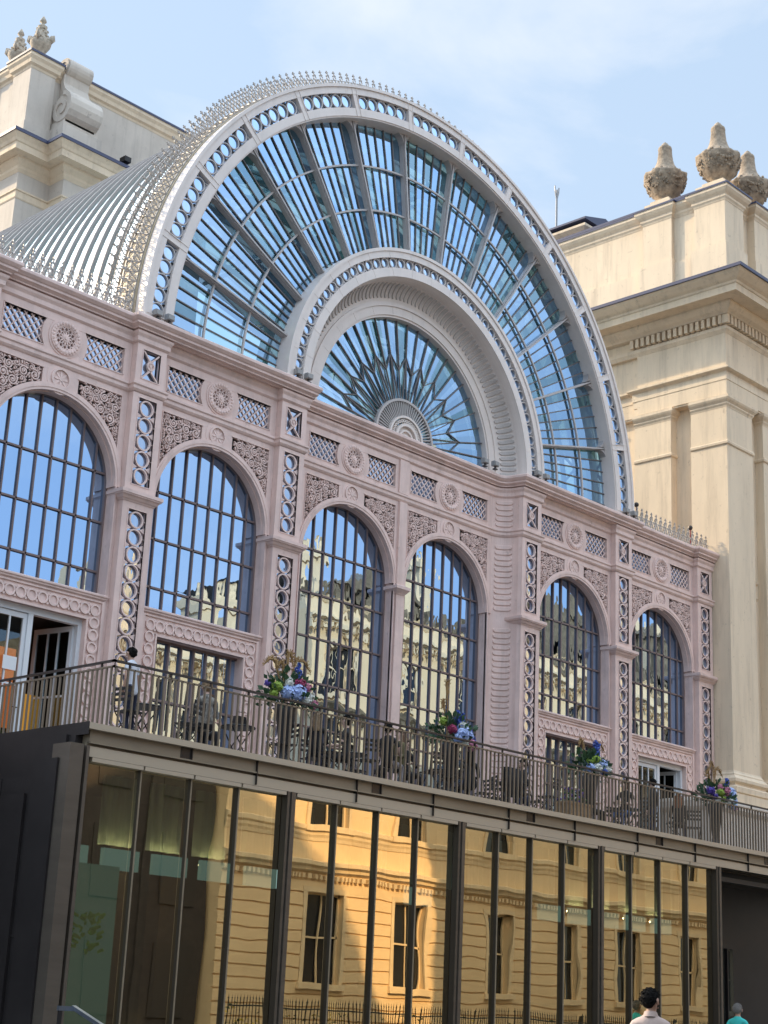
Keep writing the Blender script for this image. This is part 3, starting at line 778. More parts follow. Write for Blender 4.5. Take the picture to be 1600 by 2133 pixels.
for x0, x1, y0, y1, _ in piers:
    y0 = y0 + .0; AT.box(x0, x1, y0, y1, 26.1, 29.38); AT.box(x0 - .06, x1 + .14, y0 - .06, y1 + .14 if y1 > .7 else y1, 26.1, 27.68)
AT.box(.08, WIDE, .08, DEEP, 26.1, 27.55)
AT.obj('attic', CREAM, tw)
AC = MB(); PA2 = [(.15, DEEP), (.15, 3.28), (0, 3.28), (0, 2.05), (.15, 2.05), (.15, 1.10), (0, 1.10), (0, -.15), (1.2, -.15), (1.2, .15), (1.95, .15), (1.95, -.15), (3.4, -.15), (3.4, .15), (WIDE, .15)]
AC.sweep(PA2, [(-.3, 29.32), (.01, 29.32), (.03, 29.38), (.07, 29.44), (.07, 29.52), (.16, 29.62), (.22, 29.72), (.22, 29.84), (-.3, 29.95)])
AC.obj('coping', CREAM, tw)
LC = MB(); LC.sweep(PA2, [(.20, 29.86), (.25, 29.82), (.25, 29.89), (-.4, 30.02), (-.4, 29.97)], closed_prof=True)
LC.box(-.1, WIDE, .6, DEEP, 29.9, 29.99); LC.obj('lead_coping', LEAD, tw)
PD = MB(); PD.sweep([(-2.4, 1.2), (-2.4, -.75), (WIDE, -.75)], [(-1.2, 6.0), (.0, 6.0), (.0, 7.9), (.05, 7.95), (.10, 8.02), (.10, 8.2), (.04, 8.28), (-.3, 8.36), (-1.2, 8.4)])
PD.obj('pedestal', CREAM2, tw)
pb = MB(); pb.box(-1.2, WIDE, -.55, .4, 8.3, 8.62); pb.obj('base_course', CREAM, tw)
sc_ = MB(); sc_.sweep([(.3, 3.), (.3, .1), (1.9, .1)], [(-.2, 15.3), (.05, 15.3), (.09, 15.36), (.0, 15.42), (.0, 15.8), (.08, 15.86), (.1, 15.92), (-.2, 15.98)]); sc_.obj('band_moulding', CREAM, tw)
chm = MB(); chm.box(1.7, 4., 7.2, 9., 29.5, 31.2); chm.sweep([(1.7, 9.), (1.7, 7.2), (4., 7.2)], [(-.2, 31.1), (.0, 31.1), (.2, 31.25), (.2, 31.35), (-.2, 31.5)]); chm.obj('chimney', CREAM, tw)
ld2 = MB(); ld2.box(1.45, 4.2, 6.95, 9.2, 31.5, 31.58); ld2.prism([(1.45, 31.58), (4.2, 31.58), (2.8, 32.)], 6.95, 9.2); ld2.obj('chimney_cap', LEAD, tw)

rod = MB(); rod.tube([(20., 11.15, 30.), (20., 11.15, 36.1)], .045, 6); rod.tube([(20.0, 11.15, 35.6), (20.12, 11.15, 36.0), (20.14, 11.15, 36.25)], .03, 5); rod.tube([(20.0, 11.15, 35.6), (19.88, 11.15, 36.0), (19.86, 11.15, 36.25)], .03, 5)
tag(rod.obj('lightning_rod', mat('grey steel rod', (.3, .3, .3), .5)), 'thin grey forked rod standing up behind the arch beside the cream block', 'rod')

def garland(a, z):
    return 1
def urn_mesh(seed, old):
    rnd = random.Random(seed); mb = MB(); ph = rnd.uniform(0, 6)
    if old:
        prof = [(.0, 0), (.26, 0), (.28, .08), (.24, .13), (.38, .22), (.50, .38), (.59, .58), (.66, .78), (.70, .92), (.68, .98), (.56, 1.04), (.48, 1.10), (.40, 1.22), (.32, 1.38), (.265, 1.56), (.24, 1.76), (.225, 1.94), (.235, 1.98), (.22, 2.06), (.15, 2.13), (.09, 2.22), (.0, 2.30)]
        def wob(a, z):
            if .3 < z < 1.25:                                     # swags and foliage carved round the bowl
                k = 1 - abs(z - .78) / .5
                return 1 + .10 * max(0, k) * (sin(4 * a + ph) ** 2) + .05 * sin(17 * a + z * 9 + ph) * max(0, k) + .03 * rnd.uniform(-1, 1)
            return 1 + .02 * rnd.uniform(-1, 1)
        mb.lathe(prof, n=28, wob=wob)
        for k in range(4):                                        # hanging garlands with leafy knots
            a0 = k * pi / 2 + ph * .1
            for j in range(13):
                t = j / 12; a = a0 + t * pi / 2; z = 1.02 - .34 * sin(pi * t); r = .60 - .12 * (z > .9)
                r = .66 if z < .85 else .62
                mb.ball((r * cos(a), r * sin(a), z), rnd.uniform(.04, .065), 6, 4)
            mb.ball((.60 * cos(a0), .60 * sin(a0), .96), (.09, .09, .10), 7, 5); mb.ball((.56 * cos(a0), .56 * sin(a0), 1.06), (.05, .05, .06), 6, 4)
            mb.ball((.66 * cos(a0), .66 * sin(a0), .80), (.08, .08, .12), 6, 4)
        for i in range(220):
            a, z = rnd.uniform(0, 6.3), rnd.uniform(.40, 1.02); r = .36 + .31 * sin(min(1, z / .9) * pi / 2)
            mb.ball((r * .985 * cos(a), r * .985 * sin(a), z), rnd.uniform(.02, .05), 5, 3)
    else:
        prof = [(.0, 0), (.30, 0), (.30, .10), (.20, .16), (.30, .24), (.48, .48), (.52, .60), (.50, .66), (.40, .74), (.34, .90), (.26, 1.08), (.22, 1.30), (.24, 1.33), (.16, 1.38), (.09, 1.44), (.08, 1.50), (.17, 1.56), (.15, 1.62), (.06, 1.76), (.0, 1.84)]
        mb.lathe(prof, n=20)
        for k in range(4):
            a0 = k * pi / 2 + .7
            mb.ball((.52 * cos(a0), .52 * sin(a0), .78), (.13, .13, .17), 7, 5)
            mb.tube([(.5 * cos(a0), .5 * sin(a0), .6), (.66 * cos(a0), .66 * sin(a0), .72), (.62 * cos(a0), .62 * sin(a0), .92), (.5 * cos(a0), .5 * sin(a0), .9)], .05, 6)
            for j in range(9):
                t = j / 8; a = a0 + t * pi / 2; mb.ball((.46 * cos(a), .46 * sin(a), .84 - .2 * sin(pi * t)), .06, 6, 4)
        for i in range(40):
            a, z = rnd.uniform(0, 6.3), rnd.uniform(.75, 1.25); r = .42 - (z - .7) * .3
            mb.ball((r * cos(a), r * sin(a), z), rnd.uniform(.03, .055), 5, 3)
    return mb
def urn(name, label, loc, seed, old, sc=1., plinth=.45, ph=.3):
    u = thing(name, label, 'urn', loc, 0, 'carved urns on the rooftops')
    m = urn_mesh(seed, old); b = m.obj('carved_urn', URN if old else URN2, u, smooth=True, loc=(0, 0, ph)); b.scale = sc if isinstance(sc, tuple) else (sc, sc, sc)
    p = MB(); p.box(-plinth, plinth, -plinth, plinth, 0, ph * .55); p.box(-plinth * .72, plinth * .72, -plinth * .72, plinth * .72, ph * .55, ph); p.obj('plinth', CREAM if old else CREAM2, u)
urn('stone_urn', 'big brown weathered urn at the corner of the cream block, the tallest one', (14.3 + .62, -.5 + .45, 29.93), 3, True, 1.12, .6, .38)
urn('stone_urn', 'brown weathered urn nearer the arch, on its own pier left of the corner urn', (14.3 + .55, -.5 + 2.66, 29.93), 5, True, 1.1, .55, .38)
urn('stone_urn', 'brown weathered urn half cut off by the picture edge, right of the corner urn', (14.3 + 2.7, -.5 + .5, 29.9), 8, True, 1.1, .5, .25)

# ------------------------------------------------------------------ left hand stone block
lw = thing('rear_block', 'cream and grey rear block with scroll bracket rising behind the barrel roof', 'building', (-5.3, 13., 0))
m = MB(); m.box(0, 7, 0, 6, 0, 27.9); m.box(1.2, 7, -.76, .2, 0, 27.3); m.obj('wall', CREAM2, lw)
m = MB(); pth = [(0, 6), (0, 0), (1.2, 0), (1.2, -.76), (7, -.76)]
m.sweep(pth, [(-.4, 25.70), (.01, 25.70), (.03, 25.74), (.03, 25.95), (.07, 25.97), (.07, 26.02), (-.4, 26.06)])
m.sweep(pth, [(-.4, 26.62), (.01, 26.62), (.05, 26.68), (.08, 26.72), (.08, 26.82), (.16, 26.92), (.22, 26.98), (.22, 27.06), (.50, 27.08), (.52, 27.08), (.52, 27.30), (.56, 27.33), (.60, 27.42), (.68, 27.52), (.70, 27.56), (.70, 27.62), (-.3, 28.0)])
m.obj('cornice', CREAM, lw)
m = MB(); m.sweep(pth, [(.71, 27.56), (.74, 27.56), (.74, 27.67), (-.3, 28.06), (-.3, 28.02)], closed_prof=True); m.obj('lead_flashing', LEAD, lw)
m = MB(); m.box(0.12, 7, .12, 6, 27.8, 30.6); m.box(0, .95, 0, 1.0, 27.8, 30.55); m.box(-.05, 1.0, -.05, 1.05, 27.8, 28.45); m.box(0, .3, 2.2, 3.4, 27.8, 30.5); m.obj('attic', CREAM2, lw)
m = MB(); m.sweep([(.12, 6), (.12, 3.4), (0, 3.4), (0, 2.2), (.12, 2.2), (.12, 1.), (0, 1.), (0, 0), (.95, 0), (.95, .12), (7, .12)], [(-.3, 30.42), (.01, 30.42), (.03, 30.5), (.10, 30.56), (.12, 30.68), (.18, 30.78), (.18, 30.90), (-.3, 31.0)]); m.obj('coping', CREAM, lw)
m = MB(); m.sweep([(.12, 6), (.12, 1.), (0, 1.), (0, 0), (.95, 0), (.95, .12), (7, .12)], [(.16, 30.91), (.21, 30.89), (.21, 30.97), (-.4, 31.07), (-.4, 31.03)], closed_prof=True); m.box(.2, 7, .3, 6, 30.98, 31.05); m.obj('lead_coping', LEAD, lw)
sb_ = MB()                                                        # S-scroll bracket on the ledge, side profile in y,z
def spi(cy, cz, r0, a0, turns, sg, n=26): return [(cy + r0 * (1 - .80 * i / n) * cos(a0 + sg * 2 * pi * turns * i / n), cz + r0 * (1 - .80 * i / n) * sin(a0 + sg * 2 * pi * turns * i / n)) for i in range(n + 1)]
up = spi(.02, 31.02, .36, radians(-100), 1.4, 1); lo = spi(-.38, 29.25, .56, radians(95), 1.5, 1)
def scr(pts, x0, x1, w):
    q = MB(); q.stroke(pts, w, x0, x1); sb_.add([(y, x, z) for x, y, z in q.v], q.f)
scr(up, 1.22, 2.22, .12); scr(lo, 1.02, 2.30, .16)
scr([(-.04, 30.72), (-.02, 30.4), (-.16, 30.1), (-.42, 29.85), (-.40, 29.80)], 1.2, 2.2, .16)
sb_.box(1.25, 2.18, -.05, .25, 28.3, 31.05); sb_.box(1.1, 2.24, -.62, .2, 28.72, 29.55)
for cy, cz, r, x0, x1 in ((.02, 31.02, .34, 1.25, 2.19), (-.38, 29.25, .50, 1.06, 2.26)):
    n = 20; q = MB(); q.disc(cy, cz, r, x0, x1, n); sb_.add([(y, x, z) for x, y, z in q.v], q.f)
link('scroll_bracket', fixn(sb_.mesh('scroll_bracket', CREAM2)), lw)
m = MB(); m.box(.96, 2.5, -.75, .2, 27.9, 28.55); m.box(1.04, 2.4, -.62, .2, 28.55, 28.8); m.obj('bracket_base', CREAM2, lw)
m = MB(); m.box(3.05, 3.3, -1.35, -1.05, 27.9, 28.08); m.tube([(3.17, -1.2, 27.75), (3.17, -1.2, 27.95)], .04); m.obj('cctv_box', NAVY, lw)
urn('rooftop_urn', 'pale spiked urn right at the corner of the rear block, the higher one', (-5.3 + .45, 13.35, 31.0), 21, False, (.68, .68, .86), .36, .14)
urn('rooftop_urn', 'pale spiked urn beside the picture edge, farther back', (-5.3 + .40, 14.55, 31.0), 23, False, (.68, .68, .86), .36, .14)

# ------------------------------------------------------------------ street pavilion
PX0, PX1, PY = -13.56, 16., -5.
GR = .25
pv = thing('glass_pavilion', 'low bronze framed glass pavilion with tall panes and a terrace on its roof', 'building')
m = MB()
m.box(PX0, PX1, PY, .1, 6.08, 6.19); m.box(PX0 + .05, PX1, PY + .10, .0, 5.62, 5.8)
m.obj('roof_edge', BRONZEL, pv)
m = MB(); m.box(PX0 + .1, PX1, PY + .10, PY + .3, 5.855, 6.08); m.box(PX0 + .1, PX1, PY + .16, PY + .3, 5.62, 5.855)
m.box(PX0 + .1, PX1, PY + .06, PY + .16, 5.845, 5.872)
for x in (-11.2, -6.2, -1.2, 3.85, 8.9): m.box(x - .24, x, PY + .09, PY + .102, 5.875, 6.075, 1); m.box(x, x + .02, PY + .06, PY + .11, 5.875, 6.08, 1)
for x in (-9.6, -6.9, -4.6, -2.1, .3, 2.8, 5.3, 7.8): m.box(x, x + .012, PY + .05, PY + .17, 5.63, 6.185, 1)
m.obj('fascia_band', [BRONZE, BRONZED], pv)
colx = [-13.40, -8.63, -3.62, 1.37, 6.42]
cb = MB()
for dx0, dx1, y0 in ((-.10, -.04, .08), (-.04, .04, .11), (.04, .10, .07)): cb.box(dx0, dx1, y0, .24, GR, 5.62)
cb.box(-.02, .02, .05, .1, GR, 5.62)
cme = cb.mesh('column', BRONZEC)
ce_ = MB(); ce_.box(-.108, -.10, .10, .235, GR, 5.62); ce_.box(.10, .12, .12, .235, GR, 5.62); ce_ = ce_.mesh('column_flank', BRONZED)
for x in colx[1:]: c = link('column', cme, pv, (x, PY + .02, 0)); link('column_flank', ce_, c)
c = MB(); c.box(-.5, -.22, .0, .5, GR, 5.80); c.box(-.22, -.14, .10, .4, GR, 5.8); c.box(-.14, -.08, .02, .3, GR, 5.8); c.box(-.08, .0, .12, .4, GR, 5.62)
c.obj('corner_column', BRONZEC, pv, loc=(-13.40, PY + .02, 0))
rnd = random.Random(4)
fin = MB(); fin.box(-.014, .014, .125, .20, GR, 5.60); fin = fin.mesh('mullion_fin', BRONZED)
fe = MB(); fe.box(-.013, .013, .11, .125, GR, 5.60); fe = fe.mesh('fin_edge', BRONZE)
for a, b in zip(colx[:-1], colx[1:]):
    a2 = a + (.02 if a < -13 else .13); b2 = b - .12; w = (b2 - a2) / 4
    for i in range(4):
        x0 = a2 + w * i; x1 = x0 + w
        g = MB(); t1, t2 = rnd.uniform(-.0035, .0035), rnd.uniform(-.0015, .0015)
        g.grid(lambda u, v: (x0 + u * w, PY + .26 + (u - .5) * t1 + (v - .5) * 5 * t2 * .5, GR + v * 5.29), 2, 2)
        gp = g.obj('glass_pane', PAVGL, pv)
        h = MB(); h.box(x0 + .02, x1 - .02, PY + .10, PY + .27, 5.545, 5.615); h.obj('head_trim', BRONZEL, gp)
        if i < 3: f = link('mullion_fin', fin, pv, (x1, PY + .06, 0)); link('fin_edge', fe, f)
m = MB(); m.box(PX0 - .3, PX0 - .02, PY + .25, .1, GR, 5.3); m.box(PX0 - .1, PX0 + .3, PY + .5, .1, 5.3, 6.0); m.box(PX0 - .38, PX0 - .3, PY + .3, PY + 1.0, GR, 5.55); m.box(PX0 - .36, PX0 - .28, PY + 1.2, PY + 3.0, GR, 5.0)
for i in range(4): m.box(PX0 - .315, PX0 - .30, PY + .9 + i * 1.1, PY + .915 + i * 1.1, GR, 5.3)
m.box(PX0 - .32, PX0 - .30, PY + .25, .1, 2.6, 2.63); m.obj('side_wall', NAVY, pv)
m = MB(); m.box(PX0 - .02, PX0 - .002, PY, .1, 5.98, 6.2); m.box(PX0 - .05, PX0 + .4, PY + .3, 0, 5.8, 5.98); m.obj('side_fascia', NAVY, pv)
ROOMW = mat('pavilion wall', (.075, .055, .035), .7, vary=.4, scale=.6, stretch=(1, 1, .1))
m = MB(); m.box(PX0, PX1, -.9, -.8, GR, 5.6); m.box(PX0, PX1, PY + .4, -.9, 5.56, 5.6); m.box(PX0, PX1, PY + .4, -.9, GR - .02, GR + .02); m.box(6.45, 6.5, PY + .5, -.9, GR, 5.6)
m.obj('pavilion_room', ROOMW, pv)
CURT = mat('pale green curtain', (.55, .60, .52), .9, vary=.2, scale=6, stretch=(3, 1, .2))
m = MB(); xs = [PX0 + .2 + .06 * i for i in range(330)]
m.add([(x, -3.7 + .05 * sin(i * 1.9) + .03 * sin(i * .7), z) for i, x in enumerate(xs) for z in (4.32, 5.56)], [(2 * i, 2 * i + 2, 2 * i + 3, 2 * i + 1) for i in range(len(xs) - 1) if (i % 19) < 13])
m.obj('curtain', CURT, pv)
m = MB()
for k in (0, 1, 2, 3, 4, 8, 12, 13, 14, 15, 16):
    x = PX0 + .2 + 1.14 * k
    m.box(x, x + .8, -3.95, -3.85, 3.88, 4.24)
m.obj('pelmet', emit('teal pelmet with daylight glow', (.17, .26, .24), .6), pv)  # emission stands in for daylight falling on the pelmet
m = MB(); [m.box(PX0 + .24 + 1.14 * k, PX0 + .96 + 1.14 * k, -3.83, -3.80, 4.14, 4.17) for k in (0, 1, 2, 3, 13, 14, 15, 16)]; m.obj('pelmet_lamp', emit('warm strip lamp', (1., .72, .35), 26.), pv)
m = MB(); m.box(PX0 + .25, PX0 + 1.45, -4.3, -4.25, GR, 3.9); m.obj('glass_screen', emit('teal screen with daylight glow', (.10, .16, .13), .42), pv)  # daylight on the screen put into its own glow
m = MB()
for x in (-12.4, -10.9, -9.6, -4., 1.8): m.box(x, x + .45, -2.4, -2.0, GR, 5.5)
m.obj('room_column', mat('brown timber column', (.11, .055, .025), .5), pv)
m = MB()
for i in range(60):
    a = rnd.uniform(0, 6.3); r = rnd.uniform(.05, .3); z = 2.7 + rnd.uniform(-.35, .35)
    m.bar((-12.75 + r * cos(a), -4.38 + .2 * r * sin(a), z), (-12.75 + (r + .12) * cos(a), -4.38, z + .05), .05, .01)
m.obj('house_plant', mat('lime leaves', (.62, .80, .12), .8), pv)
m = MB(); m.box(6.60, 6.68, PY + .3, PY + .5, GR, 5.4); m.box(6.6, 9.5, PY + .3, PY + .5, 5.3, 5.42); m.box(6.75, 6.83, PY + 2.2, PY + 2.3, GR, 3.9); m.box(6.6, 10.5, PY + 2.2, PY + 2.3, 3.8, 3.92)
for i in range(8): m.box(7.2 + .42 * i, 7.25 + .42 * i, PY + 2.2, PY + 2.3, GR, 3.8)
m.box(6.5, 16., PY + 2.8, PY + 2.85, GR, 5.56); m.obj('entrance_frame_dark_sheet', NAVY, pv)  # back sheet added to imitate deep shade in the entrance
m = MB(); m.box(6.8, 10.6, PY + 2.3, PY + 2.32, GR, 3.8); m.obj('entrance_glass', DOORGL, pv)
m = MB(); m.box(PX0, PX1, PY + .1, .4, 6.19, FLOOR); m.obj('terrace_paving', TREAD, pv)

# ------------------------------------------------------------------ terrace railing
rl = thing('terrace_railing', 'bronze railing of close vertical bars along the terrace edge', 'railing')
RX, RY, RZ = -13.02, -4.80, 7.40
def rail_run(p, q, step=.138):
    p, q = Vector(p), Vector(q); L = (q - p).length; n = int(L / step); m = MB(); d = (q - p).normalized()
    for i in range(n + 1):
        c = p + d * (i * step); m.box(c.x - .013, c.x + .013, c.y - .02, c.y + .02, FLOOR, RZ - .11)
    return m
rail_run((RX + .05, RY, 0), (15.5, RY, 0)).obj('baluster_panel', RAIL, rl)
rail_run((RX, RY + .06, 0), (RX, .1, 0)).obj('baluster_panel', RAIL, rl)
for pts in (((RX, RY), (15.5, RY)), ((RX, RY), (RX, .1))):
    (x0, y0), (x1, y1) = pts
    m = MB(); m.box(x0 - .03, x1 + .03, y0 - .035, y1 + .035, RZ - .035, RZ); m.obj('top_rail', RAILD, rl)
    m = MB(); m.box(x0 - .02, x1 + .02, y0 - .02, y1 + .02, RZ - .135, RZ - .105); m.obj('under_rail', RAIL, rl)
    m = MB(); k = 0
    while True:
        t = .35 + .95 * k
        if x1 > x0 and x0 + t > x1: break
        if x1 == x0 and y0 + t > y1: break
        cx, cy = (x0 + t, y0) if x1 > x0 else (x0, y0 + t); m.box(cx - .016, cx + .016, cy - .016, cy + .016, RZ - .11, RZ - .03); k += 1
    m.obj('rail_spacers', RAILD, rl)

# ------------------------------------------------------------------ flood lights on the cornice
fl0 = None
for i, (x, y, z, lab) in enumerate((
        (-9.25, -.02, 16.55, 'small grey floodlight under the far left foot of the great arch, outer one'), (-8.90, -.02, 16.55, 'small grey floodlight at the inner edge of the great arch left foot'),
        (-4.80, -.02, 16.55, 'small grey floodlight at the foot of the inner arch left side, outer one'), (-4.44, -.02, 16.55, 'small grey floodlight at the inner edge of the inner arch left foot'),
        (-4.05, .22, 16.3, 'small grey floodlight clipped to the cornice end left of the sunburst'),
        (3.05, .52, 16.55, 'small grey floodlight standing at the right end of the sunburst glass'), (3.42, .45, 16.55, 'small grey floodlight beside the fluted soffit foot'),
        (4.78, -.02, 16.55, 'small grey floodlight under the inner arch right foot'), (5.15, -.02, 16.55, 'small grey floodlight just outside the inner arch right foot'),
        (9.15, -.02, 16.55, 'small grey floodlight under the great arch right foot'), (9.55, -.02, 16.55, 'small grey floodlight just outside the great arch right foot'))):
    if fl0 is None:
        fl0 = t = thing('floodlight', lab, 'floodlight', (x, y - .12, z), 0, 'floodlights along the cornice')
        q = MB(); q.box(-.10, .10, -.05, .08, .08, .22); q.box(-.085, .085, -.07, -.05, .095, .205); q.obj('lamp_housing', mat('grey lamp body', (.30, .29, .28), .5), t)
        q = MB(); q.box(-.02, .02, -.01, .03, 0, .08); q.box(-.06, .06, -.04, .06, -.02, .012); q.obj('foot_bracket', RAILD, t)
    else:
        t = copy_tree(fl0); t.location = (x, y - .12, z); t['label'] = lab
bl0 = None
for x, y, z, lab in ((10.30, .3, 16.55, 'black ball lamp on a red stem where the right eaves cresting starts'), (13.35, .3, 16.55, 'black ball lamp on a red stem near the cream block end of the eaves cresting')):
    if bl0 is None:
        bl0 = t = thing('ball_lamp', lab, 'lamp', (x, y, z), 0, 'ball lamps in the cresting')
        q = MB(); q.ball((0, 0, .72), .08, 10, 8); q.obj('globe', RAILD, t)
        q = MB(); q.tube([(0, 0, 0), (0, 0, .66)], .02); q.obj('stem', mat('red stem', (.3, .04, .03), .5), t)
    else: t = copy_tree(bl0); t.location = (x, y, z); t['label'] = lab

# ------------------------------------------------------------------ terrace furniture
FUR = mat('dark bistro metal', (.022, .02, .02), .45)
def table(loc, lab, rz=0, r=.36):
    t = thing('bistro_table', lab, 'table', loc, rz, 'tables on the terrace')
    q = MB(); q.lathe([(0, .71), (r, .71), (r + .01, .725), (r, .74), (0, .74)], n=24); q.obj('table_top', FUR, t)
    for s in (-1, 1):
        q = MB(); q.tube([(s * .26, .14, .71), (-s * .26, .14, .0)], .013); q.tube([(s * .26, -.14, .71), (-s * .26, -.14, .0)], .013); q.tube([(-s * .26, .14, .012), (-s * .26, -.14, .012)], .012); q.obj('crossed_legs', FUR, t)
    return t
def chair(loc, lab, rz=0):
    t = thing('bistro_chair', lab, 'chair', loc, rz, 'chairs on the terrace')
    q = MB()
    for i in range(6): q.box(-.2, .2, -.2 + .07 * i, -.15 + .07 * i, .44, .46)
    q.obj('seat', FUR, t)
    q = MB()
    for z in (.62, .72, .82): q.box(-.2, .2, -.235, -.22, z, z + .055)
    q.obj('backrest', FUR, t)
    for s in (-1, 1):
        q = MB(); q.tube([(s * .2, -.24, .88), (s * .2, -.2, .45), (s * .2, .22, 0)], .012); q.tube([(s * .2, .2, .45), (s * .2, -.22, 0)], .012); q.obj('leg', FUR, t)
    return t
table((-11.42, -3.65, FLOOR), 'round dark folding table at the left corner of the terrace, nothing on it')
table((-8.95, -3.55, FLOOR), 'round dark folding table with a black bag on it, left of the first flower stand')
table((-5.35, -3.2, FLOOR), 'dark folding table behind the man in black, right of the first flower stand')
table((-2.6, -3.4, FLOOR), 'dark folding table left of the second flower stand')
table((4.6, -3.3, FLOOR), 'dark folding table in front of the right white terrace door')
chair((-10.75, -4.2, FLOOR), 'dark slatted folding chair right of the empty corner table, back to the rail', radians(20))
chair((-12.15, -4.25, FLOOR), 'dark slatted folding chair under the person in the white tee', radians(-80))
chair((-8.2, -4.1, FLOOR), 'dark slatted folding chair right of the bag table', radians(75))
chair((-5.9, -4.2, FLOOR), 'dark slatted folding chair behind the man in black', radians(-20))
chair((-3.2, -4.2, FLOOR), 'dark slatted folding chair next to the second flower stand', radians(30))
chair((-1.3, -4.1, FLOOR), 'dark slatted folding chair under a dark jacket, right of the second flower stand', radians(5))
chair((5.5, -4.2, FLOOR), 'dark slatted folding chair near the right white terrace door', radians(40))
chair((6.6, -4.0, FLOOR), 'dark slatted folding chair left of the last flower stand', radians(-50))
LB = 'dark slatted folding chair among the crowd between the second and the third flower stand'
for x_, y_, r_ in ((-2.0, -3.1, 150), (-.9, -3.2, 60), (.2, -4.2, 10), (-.1, -2.9, -100), (.75, -3.4, 190)): chair((x_, y_, FLOOR), LB, radians(r_))
LB = 'dark slatted folding chair among the crowd between the first and the second flower stand'
for x_, y_, r_ in ((-7.0, -4.25, 15), (-6.6, -3.3, 170), (-4.0, -4.3, -10), (-4.9, -2.9, 200)): chair((x_, y_, FLOOR), LB, radians(r_))
LB = 'dark slatted folding chair between the wooden planter and the last flower stand'
for x_, y_, r_ in ((2.9, -4.2, 30), (4.0, -4.3, -30), (4.9, -2.8, 160), (6.1, -3.0, 120)): chair((x_, y_, FLOOR), LB, radians(r_))
table((-.4, -3.6, FLOOR), 'dark folding table between the draped jacket and the wooden planter')
bag = thing('handbag', 'black handbag standing on the second round terrace table', 'bag', (-8.95, -3.6, FLOOR + .74))
q = MB(); q.prism([(-.15, 0), (.15, 0), (.12, .2), (-.12, .2)], -.06, .06); q.obj('bag_body', FUR, bag)
q = MB(); q.tube([(-.08, 0, .19), (-.06, 0, .29), (.06, 0, .29), (.08, 0, .19)], .01); q.obj('handle', FUR, bag)
jk = MB(); jk.grid(lambda u, v: (-1.55 + .55 * u + .03 * sin(9 * v), -4.33 - .08 * sin(pi * v) + .015 * sin(20 * u), FLOOR + .25 + .68 * v), 14, 12); jk.grid(lambda u, v: (-1.55 + .55 * u, -4.28 + .02 * sin(15 * u), FLOOR + .35 + .58 * v), 10, 6)
tag(jk.obj('draped_jacket', mat('black cloth', (.012, .012, .015), .9), smooth=True), 'black jacket draped over the chair back right of the second flower stand', 'jacket')
bx_ = thing('wooden_planter', 'pale wooden box planter with small purple flowers behind the rail under the third bouquet', 'planter', (1.15, -4.25, FLOOR))
q = MB(); q.box(-.45, .45, -.2, .2, 0, .42); q.box(-.47, .47, -.22, .22, .36, .42); q.obj('box', mat('pale raw timber', (.42, .26, .13), .7, vary=.2, scale=8, stretch=(.3, 1, 3)), bx_)
q = MB()
for i in range(80): x, y, z = rnd.uniform(-.42, .42), rnd.uniform(-.18, .18), rnd.uniform(.42, .75); q.ball((x, y, z), .03, 5, 4, mi=0 if rnd.random() < .5 else 1)
q.obj('small_flowers', [mat('violet petals', (.12, .06, .30), .8), mat('box leaves', (.04, .10, .03), .8)], bx_)['kind'] = 'stuff'

# ------------------------------------------------------------------ flower stands
LEAF = mat('deep green leaves', (.035, .085, .03), .6, vary=.4, scale=9)
FC = {'blue': mat('blue delphinium', (.10, .17, .55), .7, vary=.4, scale=20), 'pale': mat('pale blue hydrangea', (.45, .56, .85), .7, vary=.25, scale=25), 'white': mat('white petals', (.75, .74, .66), .7, vary=.15, scale=20),
      'pink': mat('pink petals', (.60, .22, .32), .7, vary=.3, scale=20), 'magenta': mat('magenta petals', (.38, .04, .12), .7, vary=.4, scale=20), 'lime': mat('lime petals', (.30, .42, .06), .7, vary=.3, scale=20), 'violet': mat('violet blue petals', (.12, .07, .38), .7, vary=.4, scale=20)}
TAN = mat('dry plume', (.36, .22, .09), .9, vary=.3, scale=10)
def petals(mb, c, r, n, rnd, size):
    for _ in range(n):
        u = Vector((rnd.gauss(0, 1), rnd.gauss(0, 1), rnd.gauss(0, 1))).normalized(); p = Vector(c) + u * r * rnd.uniform(.75, 1.02)
        t = u.cross(Vector((rnd.uniform(-1, 1), rnd.uniform(-1, 1), rnd.uniform(-1, 1)))).normalized(); b = u.cross(t); e = u * size * .35
        mb.add([p - t * size, p - b * size * .8 + e, p + t * size, p + b * size * .8 + e], [(0, 1, 2, 3)])
bloom_me = {}
def bloom(kind, r, seed):
    k = (kind, r, seed)
    if k not in bloom_me:
        rd = random.Random(seed); q = MB(); q.ball((0, 0, 0), r * .72, 8, 6); petals(q, (0, 0, 0), r, 70, rd, r * .32); bloom_me[k] = q.mesh('bloom', FC[kind])
    return bloom_me[k]
